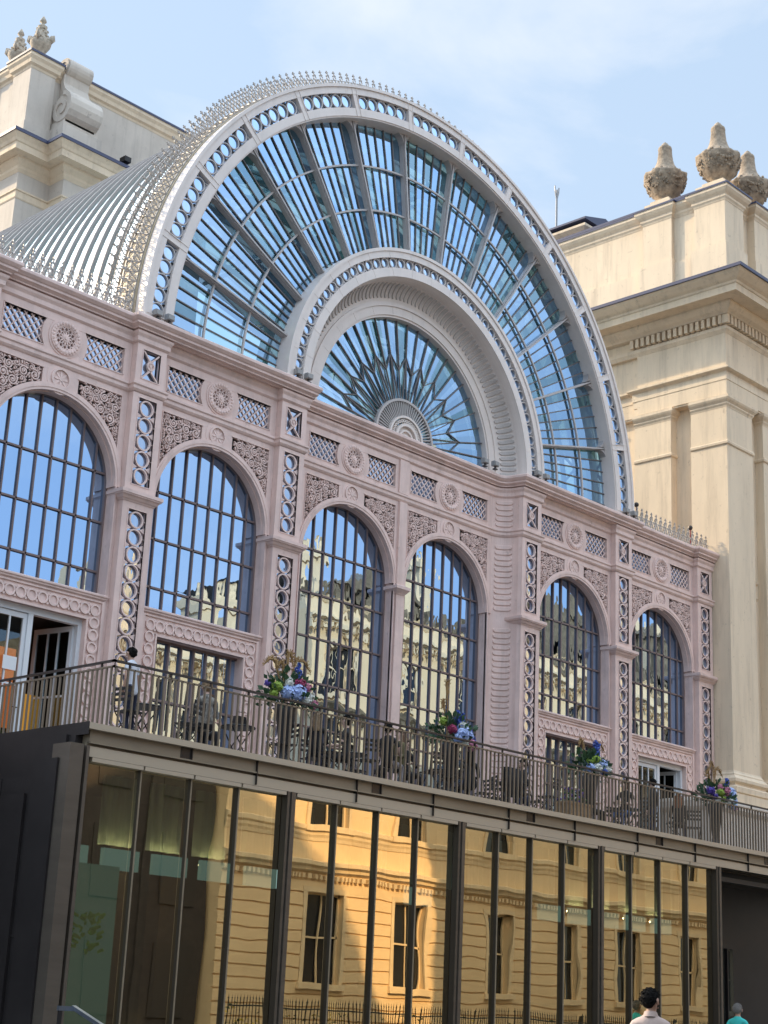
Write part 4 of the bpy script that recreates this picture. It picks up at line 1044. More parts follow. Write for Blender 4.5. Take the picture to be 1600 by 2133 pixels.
def flower_stand(loc, lab, seed, heads, spike, plumes, sc=1.):
    rd = random.Random(seed)
    t = thing('flower_stand', lab, 'flowers', loc, 0, 'bouquets behind the terrace rail'); t.scale = (sc, sc, sc)
    q = MB(); q.lathe([(0, 0), (.17, 0), (.17, .05), (.11, .1), (.09, .3), (.13, .62), (.18, .92), (.20, 1.08), (.18, 1.12), (0, 1.12)], n=18); q.obj('tall_vase', FUR, t, smooth=True)
    q = MB()
    for _ in range(260):
        a = rd.uniform(0, 6.3); el = rd.uniform(-.5, 1.4); r = rd.uniform(.25, .62)
        p = Vector((r * cos(a) * cos(el), r * .7 * sin(a) * cos(el), 1.25 + r * .75 * sin(el))); d = (p - Vector((0, 0, 1.1))).normalized(); l = rd.uniform(.07, .16)
        s_ = d.cross(Vector((rd.uniform(-1, 1), rd.uniform(-1, 1), .3))).normalized() * l * .35
        q.add([p, p + d * l * .5 + s_, p + d * l, p + d * l * .5 - s_], [(0, 1, 2, 3)])
    for _ in range(14):
        a = rd.uniform(0, 6.3); q.tube([(0, 0, 1.05), (.3 * cos(a), .2 * sin(a), 1.25), (.55 * cos(a), .4 * sin(a), 1.15 + rd.uniform(-.25, .4))], .008, 4)
    q.obj('foliage', LEAF, t)
    for kind, r, x, z, y in heads: link({'pale': 'hydrangea', 'white': 'white_rose', 'pink': 'pink_rose', 'magenta': 'magenta_rose', 'lime': 'lime_bloom', 'violet': 'violet_bloom', 'blue': 'blue_bloom'}[kind], bloom(kind, r, int(r * 100) % 3), t, (x, y, z))
    for x0, h in spike:
        q = MB()
        for i in range(46):
            v = i / 45; petals(q, (x0 + .05 * v + rd.uniform(-.05, .05) * (1 - .5 * v), rd.uniform(-.05, .05) - .1, 1.3 + v * h), .035 * (1.3 - .7 * v), 9, rd, .026)
        q.obj('delphinium_spike', FC['blue'], t)
    q = MB()
    for dx, h, bend in plumes:
        P = [(dx * .2, .05, 1.15), (dx * .6, .05, 1.15 + h * .6), (dx, .05, 1.15 + h), (dx + bend * .5, .05, 1.15 + h * 1.02), (dx + bend, .05, 1.15 + h * .8)]
        q.tube(P, [.008, .012, .03, .028, .006], 5)
        for i in range(70):
            k = rd.uniform(1.2, 3.9); a = int(k); f = k - a; b = min(4, a + 1); p = Vector(P[a]).lerp(Vector(P[b]), f)
            q.bar(p, p + Vector((rd.uniform(-.07, .07), rd.uniform(-.05, .05), rd.uniform(-.02, .09))), .012, .006)
    q.obj('grass_plumes', TAN, t)
    return t
Hd1 = [('pale', .15, -.02, 1.30, -.3), ('pale', .13, -.22, 1.27, -.26), ('white', .12, .28, 1.28, -.25), ('white', .09, -.05, 1.5, -.1), ('magenta', .10, .02, 1.46, -.28), ('magenta', .09, .14, 1.50, -.2), ('pink', .09, .20, 1.42, -.3), ('pink', .09, .42, 1.16, -.25), ('lime', .10, -.42, 1.35, -.2), ('lime', .08, -.50, 1.22, -.2), ('white', .08, -.15, 1.46, -.22), ('violet', .08, .10, 1.33, -.32), ('violet', .06, -.58, 1.4, -.1), ('white', .09, .18, 1.18, -.33)]
Hd2 = [('pale', .17, .0, 1.30, -.3), ('pale', .13, .22, 1.30, -.26), ('white', .10, .10, 1.46, -.25), ('magenta', .10, -.24, 1.36, -.25), ('pink', .12, .26, 1.10, -.33), ('lime', .09, -.36, 1.52, -.1), ('white', .11, .05, 1.14, -.33), ('blue', .12, .38, 1.22, -.2), ('violet', .09, .36, 1.42, -.15), ('pale', .10, -.14, 1.18, -.32), ('magenta', .06, .42, 1.08, -.3)]
Hd3 = [('white', .12, -.12, 1.24, -.3), ('white', .12, .24, 1.26, -.3), ('lime', .10, -.08, 1.46, -.25), ('pale', .12, .10, 1.36, -.28), ('violet', .09, .36, 1.42, -.2), ('magenta', .07, .24, 1.46, -.2), ('lime', .08, -.26, 1.40, -.2), ('blue', .10, .14, 1.2, -.3), ('pale', .1, -.3, 1.25, -.25)]
Hd4 = [('violet', .11, -.52, 1.38, -.2), ('lime', .10, -.2, 1.36, -.28), ('lime', .08, -.12, 1.22, -.3), ('pink', .12, .05, 1.42, -.28), ('pink', .09, -.08, 1.5, -.2), ('pale', .15, .30, 1.40, -.25), ('pale', .13, .48, 1.24, -.2), ('white', .10, .2, 1.16, -.32), ('pale', .12, .32, 1.1, -.3), ('violet', .08, -.40, 1.25, -.25), ('white', .08, -.32, 1.18, -.28), ('pink', .07, .50, 1.05, -.25)]
flower_stand((-8.2, -4.12, FLOOR), 'bouquet of blue, magenta and lime flowers with tan plumes, left of all the bouquets', 31, Hd1, [(.12, .58)], [(-.28, .72, -.3), (.22, .82, .38), (-.1, .7, -.15), (.02, .9, .12)], 1.12)
flower_stand((-3.2, -4.12, FLOOR), 'bouquet with a tall upright plume and one big pink rose, before the fourth arched window', 32, Hd2, [(.05, .50), (.18, .45)], [(-.12, 1.2, .06), (-.2, .8, -.05)], 1.08)
flower_stand((1.95, -4.12, FLOOR), 'mostly green and white bouquet with a blue spike, before the low barred window', 33, Hd3, [(.04, .62), (.12, .55)], [(-.22, .72, -.15), (.3, .75, .35)], 1.06)
flower_stand((7.55, -4.12, FLOOR), 'pink, lime and pale blue bouquet beside the cream block pedestal', 34, Hd4, [(.36, .5)], [(.1, .85, .35), (.0, .95, -.2), (-.22, .75, -.1)], 1.06)

# ------------------------------------------------------------------ people
SKIN = mat('skin', (.46, .27, .19), .55, vary=.06); SKINP = mat('pale skin', (.55, .36, .28), .55)
def cloth(name, c, v=.15, sc=9): return mat(name, c, .85, vary=v, scale=sc, bump=1., bscale=7, stretch=(1, 1, .45))
SPOT = cloth('black and cream print', (.30, .27, .23), .9, 26); SPOT2 = cloth('grey print', (.28, .27, .26), .7, 30)
BLACKC = cloth('black clothing', (.014, .014, .017)); NAVYC = cloth('navy jeans', (.025, .03, .06)); TEEC = cloth('white tee', (.62, .63, .67), .08); OLIVE = cloth('olive top', (.11, .09, .035)); GREYT = cloth('grey trousers', (.30, .27, .27))
BEIGE = cloth('pale pink beige shirt', (.56, .43, .37), .12, 5); TURQ = cloth('turquoise shirt', (.05, .52, .46), .1, 5); BLUEJ = cloth('blue denim', (.05, .10, .24)); SHOE = cloth('dark shoes', (.02, .018, .016))
HB = mat('black hair', (.008, .007, .006), .85, spec=.15); HBR = mat('brown hair', (.12, .06, .028), .5, vary=.3, scale=30); HBL = mat('dark blond hair', (.28, .18, .09), .5, vary=.3, scale=30); HG = mat('short grey hair', (.22, .20, .18), .7)

def person(loc, rz, lab, pose, top, legs, hair, hairstyle, skin=SKIN, sleeve='short', lean=0., H=1.72, turn=0., collar=False):
    """one continuous skinned body; hair is its own part. Local frame: faces +y"""
    t = thing('person', lab, 'person', loc, rz); s = H / 1.72
    sit = pose == 'sit'
    base = .50 if sit else .93
    J = {}
    def j(n, x, y, z, r): J[n] = (Vector((x, y, z)) * s, r * s)
    ly = lambda z: lean * (z - base)
    def up(n, x, y, z, r): j(n, x, y + ly(z + base), z + base, r)
    j('pelvis', 0, 0, base, .135); up('waist', 0, 0, .18, .12); up('chest', 0, -.005, .38, .135); up('upper', 0, -.01, .49, .10); up('neck', 0, -.005, .545, .062); up('throat', 0, .008, .60, .054); up('jaw', 0, .03, .645, .062); up('skull', 0, .008, .715, .088); up('crown', 0, 0, .77, .06)
    for q, sx in (('l', -1), ('r', 1)):
        up('sho' + q, sx * .175, -.01, .475, .062)
        if sit:
            up('elb' + q, sx * .235, .06, .20, .043); up('wri' + q, sx * .15, .30, .21, .030)
            j('hip' + q, sx * .10, .04, base - .02, .095); j('kne' + q, sx * .12, .44, base - .01, .062); j('ank' + q, sx * .12, .42, .09, .042); j('toe' + q, sx * .12, .56, .04, .035)
        else:
            sw = .10 * sx if pose == 'walk' else 0
            up('elb' + q, sx * .235, -.03 + sw * .8, .20, .043); up('wri' + q, sx * .225, .06 + sw * 1.8, -.05, .030)
            j('hip' + q, sx * .095, 0, base - .06, .092); j('kne' + q, sx * .10, .03 - sw * 1.6, .50, .060); j('ank' + q, sx * .10, -.02 - sw * 2.6, .09, .042); j('toe' + q, sx * .11, .12 - sw * 2.6, .035, .035)
    bones = [('pelvis', 'waist', 'top'), ('waist', 'chest', 'top'), ('chest', 'upper', 'top'), ('upper', 'neck', 'top'), ('neck', 'throat', 'skin'), ('throat', 'jaw', 'skin'), ('jaw', 'skull', 'skin'), ('skull', 'crown', 'skin')]
    for q in 'lr':
        bones += [('upper', 'sho' + q, 'top'), ('sho' + q, 'elb' + q, 'top'), ('elb' + q, 'wri' + q, 'skin' if sleeve == 'short' else 'top'), ('pelvis', 'hip' + q, 'legs'), ('hip' + q, 'kne' + q, 'legs'), ('kne' + q, 'ank' + q, 'legs'), ('ank' + q, 'toe' + q, 'shoe')]
        d = (J['wri' + q][0] - J['elb' + q][0]).normalized(); side = Vector((1, 0, 0)) * (1 if q == 'l' else -1); flat = d.cross(side).normalized(); side = flat.cross(d).normalized()
        w = J['wri' + q][0]; pc = w + d * .05 * s; J['palm' + q] = (pc, .027 * s); bones.append(('wri' + q, 'palm' + q, 'skin'))
        for i, (off, ln) in enumerate(((-.026, .062), (-.009, .074), (.009, .07), (.026, .055))):
            a = pc + d * .035 * s + side * off * s; b = a + (d * .6 + flat * .25) * ln * s; c = b + (d * .3 + flat * .5) * ln * .6 * s
            J[f'k{i}{q}'] = (a, .011 * s); J[f'm{i}{q}'] = (b, .009 * s); J[f't{i}{q}'] = (c, .0075 * s)
            bones += [('palm' + q, f'k{i}{q}', 'skin'), (f'k{i}{q}', f'm{i}{q}', 'skin'), (f'm{i}{q}', f't{i}{q}', 'skin')]
        a = pc + side * .03 * s; b = a + (side * .6 + d * .6) * .04 * s; c = b + (d * .8 + flat * .2) * .03 * s
        J['u0' + q] = (a, .012 * s); J['u1' + q] = (b, .010 * s); J['u2' + q] = (c, .008 * s)
        bones += [('palm' + q, 'u0' + q, 'skin'), ('u0' + q, 'u1' + q, 'skin'), ('u1' + q, 'u2' + q, 'skin')]
    names = list(J); idx = {n: i for i, n in enumerate(names)}
    hp = J['throat'][0]
    if turn:
        R = Matrix.Rotation(turn, 3, 'Z')
        for n in ('jaw', 'skull', 'crown'): J[n] = (hp + R @ (J[n][0] - hp), J[n][1])
    me = bpy.data.meshes.new('body'); me.from_pydata([J[n][0] for n in names], [(idx[a], idx[b]) for a, b, _ in bones], [])
    o = bpy.data.objects.new('body_rig', me); COL.objects.link(o)
    md = o.modifiers.new('skin', 'SKIN'); md.use_smooth_shade = True
    sv = me.skin_vertices[0].data
    for n in names:
        r = J[n][1]; v = sv[idx[n]]
        v.radius = (r * 1.15, r * .8) if n in ('pelvis', 'waist', 'chest', 'upper') else ((r * .92, r * 1.08) if n in ('jaw', 'skull', 'crown') else (r, r))
        v.use_root = n == 'pelvis'
    sd = o.modifiers.new('sub', 'SUBSURF'); sd.levels = 1; sd.render_levels = 1
    dg = bpy.context.evaluated_depsgraph_get(); ev = o.evaluated_get(dg); nm = bpy.data.meshes.new_from_object(ev)
    bpy.data.objects.remove(o)
    mats = [top, legs, skin, SHOE]
    nm.materials.clear()
    for m_ in mats: nm.materials.append(m_)
    K = {'top': 0, 'legs': 1, 'skin': 2, 'shoe': 3}
    seg = [(J[a][0], J[b][0], J[a][1], J[b][1], K[c], a) for a, b, c in bones]
    mi = []
    for p in nm.polygons:
        c = p.center; best = (9, 0)
        for a, b, ra, rb, k, an in seg:
            ab = b - a; tt = max(0, min(1, (c - a).dot(ab) / max(1e-9, ab.length_squared))); d_ = (c - a - ab * tt).length - (ra + (rb - ra) * tt)
            if d_ < best[0]: best = (d_, 2 if (k == 0 and an.startswith('sho') and sleeve == 'short' and tt > .62) else (0 if (k == 1 and an == 'pelvis' and c.z > base * s + .03) else k))
        mi.append(best[1])
    nm.polygons.foreach_set('material_index', mi)
    # face and ears joined into the same mesh
    R = Matrix.Rotation(turn, 3, 'Z'); f = MB(); sk = J['skull'][0]
    def hp_(x, y, z): return tuple(sk + R @ (Vector((x, y, z)) * s))
    fwd = lambda y: y
    f.tube([hp_(0, .088, .015), hp_(0, .112, -.035), hp_(0, .088, -.045)], [.010 * s, .016 * s, .010 * s], 6, mi=2)
    for sx in (-1, 1):
        f.ball(hp_(sx * .034, .085, .012), .011 * s, 6, 4, mi=3); f.ball(hp_(sx * .094, .005, -.012), (.016 * s, .026 * s, .036 * s), 6, 5, mi=2)
        f.tube([hp_(sx * .016, .092, .032), hp_(sx * .05, .084, .034)], .005 * s, 4, mi=3)
    f.tube([hp_(-.024, .086, -.075), hp_(0, .093, -.076), hp_(.024, .086, -.075)], .007 * s, 4, mi=2)
    bm = bmesh.new(); bm.from_mesh(nm); tm = f.mesh('t', mats); bm.from_mesh(tm); bm.to_mesh(nm); bm.free(); bpy.data.meshes.remove(tm)
    nm.polygons.foreach_set('use_smooth', [True] * len(nm.polygons))
    link('body', nm, t)
    h = MB(); rdh = random.Random(int(loc[0] * 10))
    long_ = hairstyle == 'long'; bald = hairstyle == 'crop'
    def hf(u, v):
        a = 2 * pi * u; e = pi * v
        x, y, z = .093 * cos(a) * sin(e), -.012 + .110 * sin(a) * sin(e), .012 - .106 * cos(e)
        if bald: x *= .955; y *= .955; z = z * .95
        low = (-.085 if sin(a) < -.2 else -.045 if sin(a) < .25 else .045)
        if long_ and sin(a) < .35: low = -.27
        if z < low or (z < .045 and sin(a) > .45):
            z = max(z, low if not long_ or sin(a) >= .35 else z)
            if not (long_ and sin(a) < .35): x *= .86; y *= .86
        if long_ and sin(a) < .35 and v < .5:
            q = (1 - 2 * v); z = -.28 * q; x = .10 * cos(a) * (1 + .1 * q); y = -.03 + .10 * min(.2, sin(a))
        n_ = 1 + .035 * sin(23 * a + 9 * e) * rdh.uniform(.2, 1)
        return hp_(x * n_, y * n_, z)
    h.grid(hf, 22, 16)
    for _ in range(260):                                          # loose tufts break the outline
        a = rdh.uniform(0, 6.28); e = rdh.uniform(.5 * pi if sin(a) > .3 else .32 * pi, pi)
        c0 = Vector((.092 * cos(a) * sin(e), -.012 + .109 * sin(a) * sin(e), .012 - .105 * cos(e)))
        if c0.z < -.05 or (c0.z < .05 and sin(a) > .3): continue
        d0 = Vector((c0.x, c0.y + .012, c0.z - .012)).normalized(); d1 = (d0 * .35 + Vector((rdh.uniform(-.6, .6), rdh.uniform(-.9, .3), rdh.uniform(-.8, .2)))).normalized()
        h.tube([hp_(*c0), hp_(*(c0 + d1 * .012 + d0 * .004)), hp_(*(c0 + d1 * .024))], [.007 * s, .006 * s, .001], 4)
    if hairstyle == 'bun': h.ball(hp_(0, -.10, .08), .05 * s, 8, 6)
    h.obj('hair', hair, t, smooth=True)
    if collar:
        c_ = MB(); nk = J['neck'][0]; rr = .068 * s
        for (z0, z1, k0, k1) in ((-.005, .05, 1.22, .98), (.05, .012, .98, 1.16)):
            c_.grid(lambda u, v: (nk.x + rr * (k0 + (k1 - k0) * v) * cos(2 * pi * u), nk.y + rr * (k0 + (k1 - k0) * v) * sin(2 * pi * u), nk.z + (z0 + (z1 - z0) * v + .012 * -sin(2 * pi * u)) * s), 20, 2)
        c_.obj('collar', top, t, smooth=True)
        l_ = MB(); l_.tube([(nk.x + rr * 1.12 * cos(a), nk.y + rr * 1.12 * sin(a), nk.z + (.004 - .03 * max(0, sin(a))) * s) for a in [i * pi / 10 for i in range(21)]], .006, 5); l_.obj('lanyard', FUR, t)
    return t
D = radians
person((-7.1, -3.9, FLOOR), D(-40), 'seated person in black with dark blond hair, just right of the first flower stand', 'sit', BLACKC, NAVYC, HBL, 'long', SKINP, 'long', H=1.66)
person((-1.9, -3.6, FLOOR), D(-30), 'seated person in dark clothes with black hair, just right of the second flower stand', 'sit', BLACKC, BLACKC, HB, 'long', SKINP, 'long', H=1.68)
person((.55, -3.1, FLOOR), D(140), 'seated person in dark top facing the street, left of the wooden planter', 'sit', BLACKC, NAVYC, HBR, 'short', SKINP, 'short', H=1.7)
person((2.9, -3.3, FLOOR), D(-120), 'seated person in olive top, right of the third flower stand', 'sit', OLIVE, BLACKC, HB, 'short', SKINP, 'short', H=1.7)
person((-12.12, -4.2, FLOOR), D(20), 'person in a white tee and navy jeans, standing close behind the corner of the rail', 'stand', TEEC, NAVYC, HB, 'short', lean=.12, H=1.62)
person((-10.2, -4.05, FLOOR), D(-15), 'seated person in a black and cream print top seen from behind, fair hair', 'sit', SPOT, BLACKC, HBL, 'short', SKINP, 'long', lean=.05, H=1.8)
person((-9.55, -3.35, FLOOR), D(150), 'seated person in a grey print top facing the street, hair tied up', 'sit', SPOT2, BLACKC, HBR, 'bun', SKIN, 'short', H=1.7)
person((-6.05, -3.75, FLOOR), D(30), 'seated person in black with short dark hair, right of the first flower stand', 'sit', BLACKC, BLACKC, HB, 'short', SKINP, 'short', lean=.05, H=1.82)
person((-5.2, -4.15, FLOOR), D(-70), 'seated person in black top and pale grey trousers with legs stretched to the right', 'sit', BLACKC, GREYT, HB, 'short', SKINP, 'short', lean=-.1)
person((-4.45, -3.75, FLOOR), D(80), 'seated person in an olive top with long brown hair', 'sit', OLIVE, BLACKC, HBR, 'long', SKINP, 'long', H=1.78)
person((-3.65, -3.2, FLOOR), D(170), 'seated person in dark clothes facing the street, left of the second flower stand', 'sit', BLACKC, BLACKC, HBR, 'short', SKINP, 'long')
person((-.35, -3.9, FLOOR), D(60), 'seated person in a black jacket, right of the draped jacket', 'sit', BLACKC, BLACKC, HB, 'short', SKINP, 'long', H=1.66)
person((3.75, -3.9, FLOOR), D(100), 'seated person in black top and blue jeans, left of the right white door', 'sit', BLACKC, BLUEJ, HBR, 'long', SKINP, 'short')
person((5.75, -3.35, FLOOR), D(10), 'person standing with dark hair showing over the rail before the right white door', 'stand', BLACKC, NAVYC, HB, 'short', SKINP, 'long', H=1.62)
person((5.9, -4.05, FLOOR), D(-60), 'seated person in dark clothes with auburn hair, right of the right white door', 'sit', BLACKC, NAVYC, mat('auburn hair', (.22, .08, .03), .5), 'long', SKINP, 'long', H=1.6)
person((-15.26, -17.61, GR), D(-62), 'person with black hair in a pale beige shirt walking past, seen from behind', 'walk', BEIGE, NAVYC, HB, 'short', SKIN, 'short', H=1.71, turn=D(-38), collar=True)
person((5.1, -6.18, GR), D(-80), 'person with cropped grey hair in a turquoise shirt near the dark entrance', 'walk', TURQ, NAVYC, HG, 'crop', SKIN, 'short', H=1.96)

# ------------------------------------------------------------------ foreground handrail
hr = thing('step_handrail', 'flat steel handrail sloping down at the lower left beside the pavilion corner', 'handrail')
q = MB(); q.bar((-14.72, -6.5, 1.50), (-14.42, -6.5, 1.50), .07, .06); q.bar((-14.43, -6.49, 1.52), (-14.5, -9.3, .62), .07, .06); q.obj('grip', mat('brushed steel rail', (.25, .28, .33), .3, metal=.8), hr)
q = MB(); q.bar((-14.68, -6.5, GR), (-14.68, -6.5, 1.47), .05, .05); q.bar((-14.5, -9.2, GR), (-14.5, -9.2, .6), .05, .05); q.obj('posts', NAVY, hr)

# ------------------------------------------------------------------ ground and far side of the street
g = MB(); g.box(-160, 200, -160, 120, -.3, GR - .12); tag(g.obj('ground', mat('city ground', (.12, .115, .11), .9)), None, None, None, 'structure')
g = MB(); g.box(-120, 160, -22, -9.5, GR - .119, GR - .10); tag(g.obj('road', mat('asphalt', (.05, .05, .052), .85, vary=.3, scale=2., bump=.2, bscale=80)), None, None, None, 'structure')
PAVE = mat('paving slabs', (.24, .225, .20), .8, vary=.2, scale=1.)
g = MB(); g.box(-120, 160, -9.5, 0, GR - .119, GR); g.box(-120, 160, -29.9, -22, GR - .119, GR); tag(g.obj('pavement', PAVE), None, None, None, 'structure')

OST = mat('ochre stucco', (.76, .55, .31), .8, vary=.12, scale=.5); OSTL = mat('pale ochre trim', (.74, .56, .34), .8, vary=.2, scale=1.)
SHADED_STONE = mat('carved stone toned for shade', (.20, .15, .09), .9, vary=.6, scale=2.5)  # dark colour stands in for shade on the upper parts opposite
SLATE = mat('slate roof', (.08, .08, .085), .7, vary=.3, scale=1.)
OY = -29.9
def street_block(name, label, x0, x1, ztop, winx, seed, roofz, chim):
    b = thing(name, label, 'building', (x0, OY, 0)); W = x1 - x0
    m = MB(); m.box(0, W, -12, -.32, 0, ztop)                     # wall built of piers between openings
    rows = [(2.75, 6.2), (8.95, 12.1), (13.6, 16.2)] + ([(17.5, 20.0)] if ztop > 20 else [])
    zs = 0.
    openings = [(x - x0, hw) for x, hw in winx]
    for za, zb in rows:
        m.box(0, W, -.32, 0, zs, za)
        xs = 0.
        for xc, hw in openings: m.box(xs, xc - hw, -.32, 0, za, zb); xs = xc + hw
        m.box(xs, W, -.32, 0, za, zb); zs = zb
    m.box(0, W, -.32, 0, zs, ztop); m.obj('wall', OST, b)
    cs = MB(); z = .9                                             # channelled courses of the ground storey
    while z < 6.6:
        xs = .0
        ops = openings if 2.4 < z < 6.1 else []
        for xc, hw in ops: cs.box(xs, xc - hw - .22, 0, .07, z, z + .42); xs = xc + hw + .22
        cs.box(xs, W, 0, .07, z, z + .42); z += .48
    cs.obj('channelled_courses', OST, b)
    tr = MB()
    path = [(W, -.01), (0, -.01)]
    for zc, o in ((7.05, .42), (8.55, .2), (ztop - .55, .75), (12.9, .2)):
        tr.sweep(path, [(-.05, zc - .25), (.04, zc - .25), (.07, zc - .1), (o * .6, zc), (o * .6, zc + .12), (o, zc + .2), (o, zc + .36), (-.05, zc + .44)])
    x = 0.
    while x < W: tr.box(x, x + .13, .0, .2, 6.72, 6.9); x += .26
    x = 0.
    while x < W: tr.box(x, x + .22, .0, .5, ztop - .85, ztop - .6); x += .6
    tr.obj('cornices', OSTL, b)
    for xc, hw in openings:
        for za, zb in rows:
            f = MB(); f.box(xc - hw - .2, xc - hw, -.02, .09, za - .1, zb + .2); f.box(xc + hw, xc + hw + .2, -.02, .09, za - .1, zb + .2); f.box(xc - hw, xc + hw, -.02, .09, zb, zb + .2); f.box(xc - hw - .3, xc + hw + .3, -.02, .22, za - .24, za)
            fo = f.obj('window', OSTL, b)
            s_ = MB(); s_.box(xc - hw, xc - hw + .07, -.26, -.2, za, zb); s_.box(xc + hw - .07, xc + hw, -.26, -.2, za, zb); s_.box(xc - hw, xc + hw, -.26, -.2, (za + zb) / 2 - .04, (za + zb) / 2 + .04); s_.box(xc - .025, xc + .025, -.255, -.205, za, zb); s_.box(xc - hw, xc + hw, -.26, -.2, zb - .08, zb)
            s_.obj('sash', OSTL, fo)
            g_ = MB(); g_.box(xc - hw, xc + hw, -.31, -.29, za, zb); g_.obj('panes', OPPGL, fo)
    r_ = MB(); r_.add([(0, -.8, ztop), (W, -.8, ztop), (W, -3.2, roofz), (0, -3.2, roofz), (0, -12, roofz), (W, -12, roofz)], [(0, 1, 2, 3), (3, 2, 5, 4)]); ro = r_.obj('roof', SLATE, b)
    if ztop > 20:
        tr2 = MB()
        tr2.sweep([(W, -.01), (0, -.01)], [(-.05, 16.5), (.05, 16.5), (.35, 16.8), (.4, 17.0), (-.05, 17.1)])
        x = .3
        while x < W: tr2.box(x, x + .28, 0., .4, 16.3, 16.6); tr2.box(x, x + .34, -.4, -.1, ztop + .9, ztop + 1.7); x += .75
        tr2.obj('balustrade', SHADED_STONE, b)
    p_ = MB(); p_.box(0, W, -.45, -.05, ztop, ztop + .8); p_.sweep([(W, -.05), (0, -.05)], [(-.4, ztop + .7), (.05, ztop + .7), (.15, ztop + .85), (-.4, ztop + .95)]); p_.obj('parapet', OSTL, b)
    for xc, w, h in chim:
        q = MB(); q.box(xc - x0 - w, xc - x0 + w, -2.6, -1.2, ztop, h); q.box(xc - x0 - w - .15, xc - x0 + w + .15, -2.75, -1.05, h - .6, h - .2)
        for i in range(3): q.lathe([(0, h), (.16, h), (.13, h + .7), (.17, h + .75), (0, h + .75)], xc - x0 - w + w * (i + .5) * .66, -1.9, 8)
        q.obj('chimney', OSTL, ro)
    return b
street_block('court_house', 'ochre stucco house across the street mirrored in the glass pavilion', 11.5, 26.3, 17.6, [(12.9 + 1.2 * 0 + .0, .01)][:0] + [(17.45, .9), (22.3, .98)], 1, 19.6, [(13.4, .7, 21.6), (20.5, .8, 21.)])
b2 = street_block('court_house', 'larger ochre stucco house across the street with chimneys and raised pediments', 26.3, 84., 21.6, [(28.6 + 5.1 * i, .85) for i in range(11)], 2, 24.0, [(27.4, .9, 25.2), (36., 1.0, 26.5), (45., 1., 28.), (48.5, .8, 26.5), (57., 1.2, 29.), (63., 1., 28.)])
q = MB()
for xc, w, h in ((5., 2.6, 25.), (20., 3.2, 26.6), (33., 3., 27.5)):
    q.box(xc - w, xc + w, -1.0, -.1, 21.6, h - 1.6); q.prism([(xc - w - .4, h - 1.6), (xc + w + .4, h - 1.6), (xc, h)], -1.1, .1); q.box(xc - w * .35, xc + w * .35, -.12, .05, 22., h - 2.)
q.obj('gable', SHADED_STONE, b2)
dk = thing('brick_house', 'dark brick house across the street mirrored at the left of the pavilion glass', 'building', (-29.2, -30.5, 0))
q = MB(); q.box(0, 40.5, -10, 0, 0, 14.5); q.box(0, 40.5, -.2, .25, 14.2, 14.6)
for i in range(12): q.box(1.2 + 3.3 * i, 1.4 + 3.3 * i, 0, .12, 0, 14)
q.obj('wall', mat('dark brick', (.045, .035, .03), .9, vary=.3), dk)
for i in range(12):
    for z in (1.2, 5.2, 9.2):
        q = MB(); q.box(2. + 3.3 * i, 3.6 + 3.3 * i, -.05, .06, z, z + 2.6); q.obj('window', ROOM, dk)
IRON = mat('black iron', (.015, .015, .015), .5)
fn = thing('iron_fence', 'black spiked iron fence in front of the ochre house across the street', 'fence', (11.5, -28.6, GR))
q = MB(); x = 0.
while x < 60:
    q.box(x - .012, x + .012, -.012, .012, 0, 1.72); q.lathe([(.0, 1.7), (.03, 1.74), (.012, 1.78), (.0, 1.9)], x, 0, 5); x += .16
q.obj('bars', IRON, fn)
q = MB(); q.box(0, 60, -.02, .02, 1.45, 1.5); q.box(0, 60, -.02, .02, .15, .2); q.obj('rails', IRON, fn)
hb_ = MB(); rd = random.Random(9)
for i in range(1500):
    x, z = rd.uniform(0, 60), rd.uniform(.1, 1.55); a = rd.uniform(0, 6.3); s_ = rd.uniform(.05, .12)
    hb_.add([(x, -.35 + rd.uniform(-.2, .2), z), (x + s_ * cos(a), -.3, z + s_ * sin(a)), (x + s_ * cos(a + 1.2), -.35, z + s_ * sin(a + 1.2))], [(0, 1, 2)], 0 if rd.random() < .7 else 1)
tag(hb_.obj('flowering_hedge', [mat('hedge leaves', (.04, .07, .02), .8), mat('yellow petals', (.6, .42, .03), .8)], loc=(11.5, -28.6, GR)), 'low hedge with yellow flowers behind the black iron fence', 'hedge')

# ------------------------------------------------------------------ camera
cam = bpy.data.cameras.new('camera'); co_ = bpy.data.objects.new('camera', cam); COL.objects.link(co_)
R_ = ((.6841184511061074, -.7280250047544777, .0442892459681037), (.24481261099020862, .17200009674296218, -.9541921987841696), (.6870580254653441, .6636230550339961, .2958981420539987))
right, down, fw = [Vector(r) for r in R_]
M = Matrix((right, -down, -fw)).transposed().to_4x4(); M.translation = Vector((-30.126796305673388, -27.760586395637116, 1.6008)); co_.matrix_world = M
cam.sensor_fit = 'VERTICAL'; cam.sensor_height = 36.; cam.lens = 3387.03 / 2133. * 36.; cam.clip_end = 2000; cam.clip_start = .1
SC.camera = co_

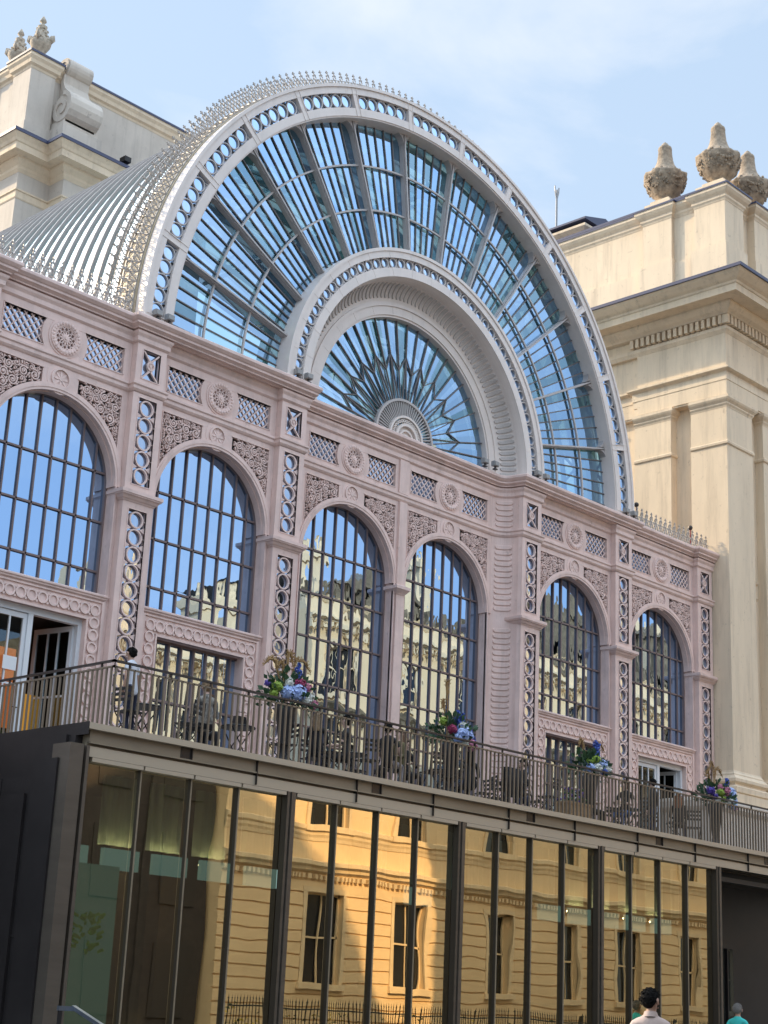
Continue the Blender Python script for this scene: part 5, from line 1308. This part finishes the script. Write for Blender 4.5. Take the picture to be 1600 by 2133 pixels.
# ------------------------------------------------------------------ light
SUN = Vector((-.33, 1., .523)).normalized()                       # towards the sun: behind the hall, to the left
el = math.asin(SUN.z)
sl = bpy.data.lights.new('sun', 'SUN'); sl.energy = 2.15; sl.angle = radians(.5); sl.color = (1., .78, .50)
so_ = bpy.data.objects.new('sun', sl); COL.objects.link(so_); so_.rotation_euler = SUN.to_track_quat('Z', 'Y').to_euler()
w = bpy.data.worlds.new('World'); SC.world = w; w.use_nodes = True; nt = w.node_tree
bg = nt.nodes['Background']; sky = nt.nodes.new('ShaderNodeTexSky'); sky.sky_type = 'NISHITA'; sky.sun_disc = False; sky.sun_elevation = el
sky.sun_rotation = atan2(SUN.x, SUN.y); sky.air_density = 1.; sky.dust_density = 1.2; sky.ozone_density = 1.6
bg.inputs['Strength'].default_value = .11
tc = nt.nodes.new('ShaderNodeTexCoord'); mp = nt.nodes.new('ShaderNodeMapping'); mp.inputs['Scale'].default_value = (1.4, 1.4, 3.2); mp.inputs['Location'].default_value = (1.9, .6, .2)
nz = nt.nodes.new('ShaderNodeTexNoise'); nz.inputs['Scale'].default_value = 2.2; nz.inputs['Detail'].default_value = 8; nz.inputs['Roughness'].default_value = .55; nz.inputs['Distortion'].default_value = .6
rp = nt.nodes.new('ShaderNodeValToRGB'); rp.color_ramp.elements[0].position = .46; rp.color_ramp.elements[0].color = (2.5, 3.15, 3.95, 1); rp.color_ramp.elements[1].position = .72; rp.color_ramp.elements[1].color = (4.3, 4.4, 4.5, 1)
mxc = nt.nodes.new('ShaderNodeMix'); mxc.data_type = 'RGBA'; mxc.inputs['Factor'].default_value = .8
nt.links.new(tc.outputs['Generated'], mp.inputs[0]); nt.links.new(mp.outputs[0], nz.inputs['Vector']); nt.links.new(nz.outputs['Fac'], rp.inputs[0])
nt.links.new(rp.outputs[0], mxc.inputs['B']); nt.links.new(sky.outputs[0], mxc.inputs['A']); sx = nt.nodes.new('ShaderNodeSeparateXYZ'); nt.links.new(tc.outputs['Generated'], sx.inputs[0])   # unseen eastern sky and zenith brightened to fill the shaded facade
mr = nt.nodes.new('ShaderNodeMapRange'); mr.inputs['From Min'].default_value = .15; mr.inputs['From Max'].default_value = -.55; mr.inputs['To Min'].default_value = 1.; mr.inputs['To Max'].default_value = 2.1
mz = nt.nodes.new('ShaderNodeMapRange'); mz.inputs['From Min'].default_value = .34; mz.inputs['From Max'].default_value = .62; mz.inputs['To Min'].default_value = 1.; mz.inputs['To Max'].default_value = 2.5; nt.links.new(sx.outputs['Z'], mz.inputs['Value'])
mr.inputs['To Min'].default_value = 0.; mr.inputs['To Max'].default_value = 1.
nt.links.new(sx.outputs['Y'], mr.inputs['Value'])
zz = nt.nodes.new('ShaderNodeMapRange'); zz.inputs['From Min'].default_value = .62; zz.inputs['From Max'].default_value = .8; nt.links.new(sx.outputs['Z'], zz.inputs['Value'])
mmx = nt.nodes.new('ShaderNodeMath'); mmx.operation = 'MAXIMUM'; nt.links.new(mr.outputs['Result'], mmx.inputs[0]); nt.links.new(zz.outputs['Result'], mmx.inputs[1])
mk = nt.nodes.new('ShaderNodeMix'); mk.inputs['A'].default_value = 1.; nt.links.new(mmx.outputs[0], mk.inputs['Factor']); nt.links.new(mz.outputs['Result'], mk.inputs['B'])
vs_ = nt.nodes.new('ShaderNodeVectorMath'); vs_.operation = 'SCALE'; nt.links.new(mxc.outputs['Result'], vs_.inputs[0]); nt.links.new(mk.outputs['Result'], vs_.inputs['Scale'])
dt = nt.nodes.new('ShaderNodeVectorMath'); dt.operation = 'DOT_PRODUCT'; dt.inputs[1].default_value = SUN; nt.links.new(tc.outputs['Generated'], dt.inputs[0])   # glow of thin cloud round the sun
ms = nt.nodes.new('ShaderNodeMapRange'); ms.interpolation_type = 'SMOOTHSTEP'; ms.inputs['From Min'].default_value = .78; ms.inputs['To Min'].default_value = 1.; ms.inputs['To Max'].default_value = 3.2; nt.links.new(dt.outputs['Value'], ms.inputs['Value'])
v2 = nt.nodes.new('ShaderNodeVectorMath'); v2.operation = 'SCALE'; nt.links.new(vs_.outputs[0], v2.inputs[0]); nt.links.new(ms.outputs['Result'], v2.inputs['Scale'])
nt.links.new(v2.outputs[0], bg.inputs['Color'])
SC.view_settings.view_transform = 'Standard'; SC.view_settings.look = 'None'; SC.view_settings.gamma = 1.; SC.view_settings.exposure = 1.22
SC.cycles.max_bounces = 10; SC.cycles.transparent_max_bounces = 24; SC.cycles.glossy_bounces = 5
SC.cycles.use_denoising = True; SC.cycles.sample_clamp_indirect = 6.
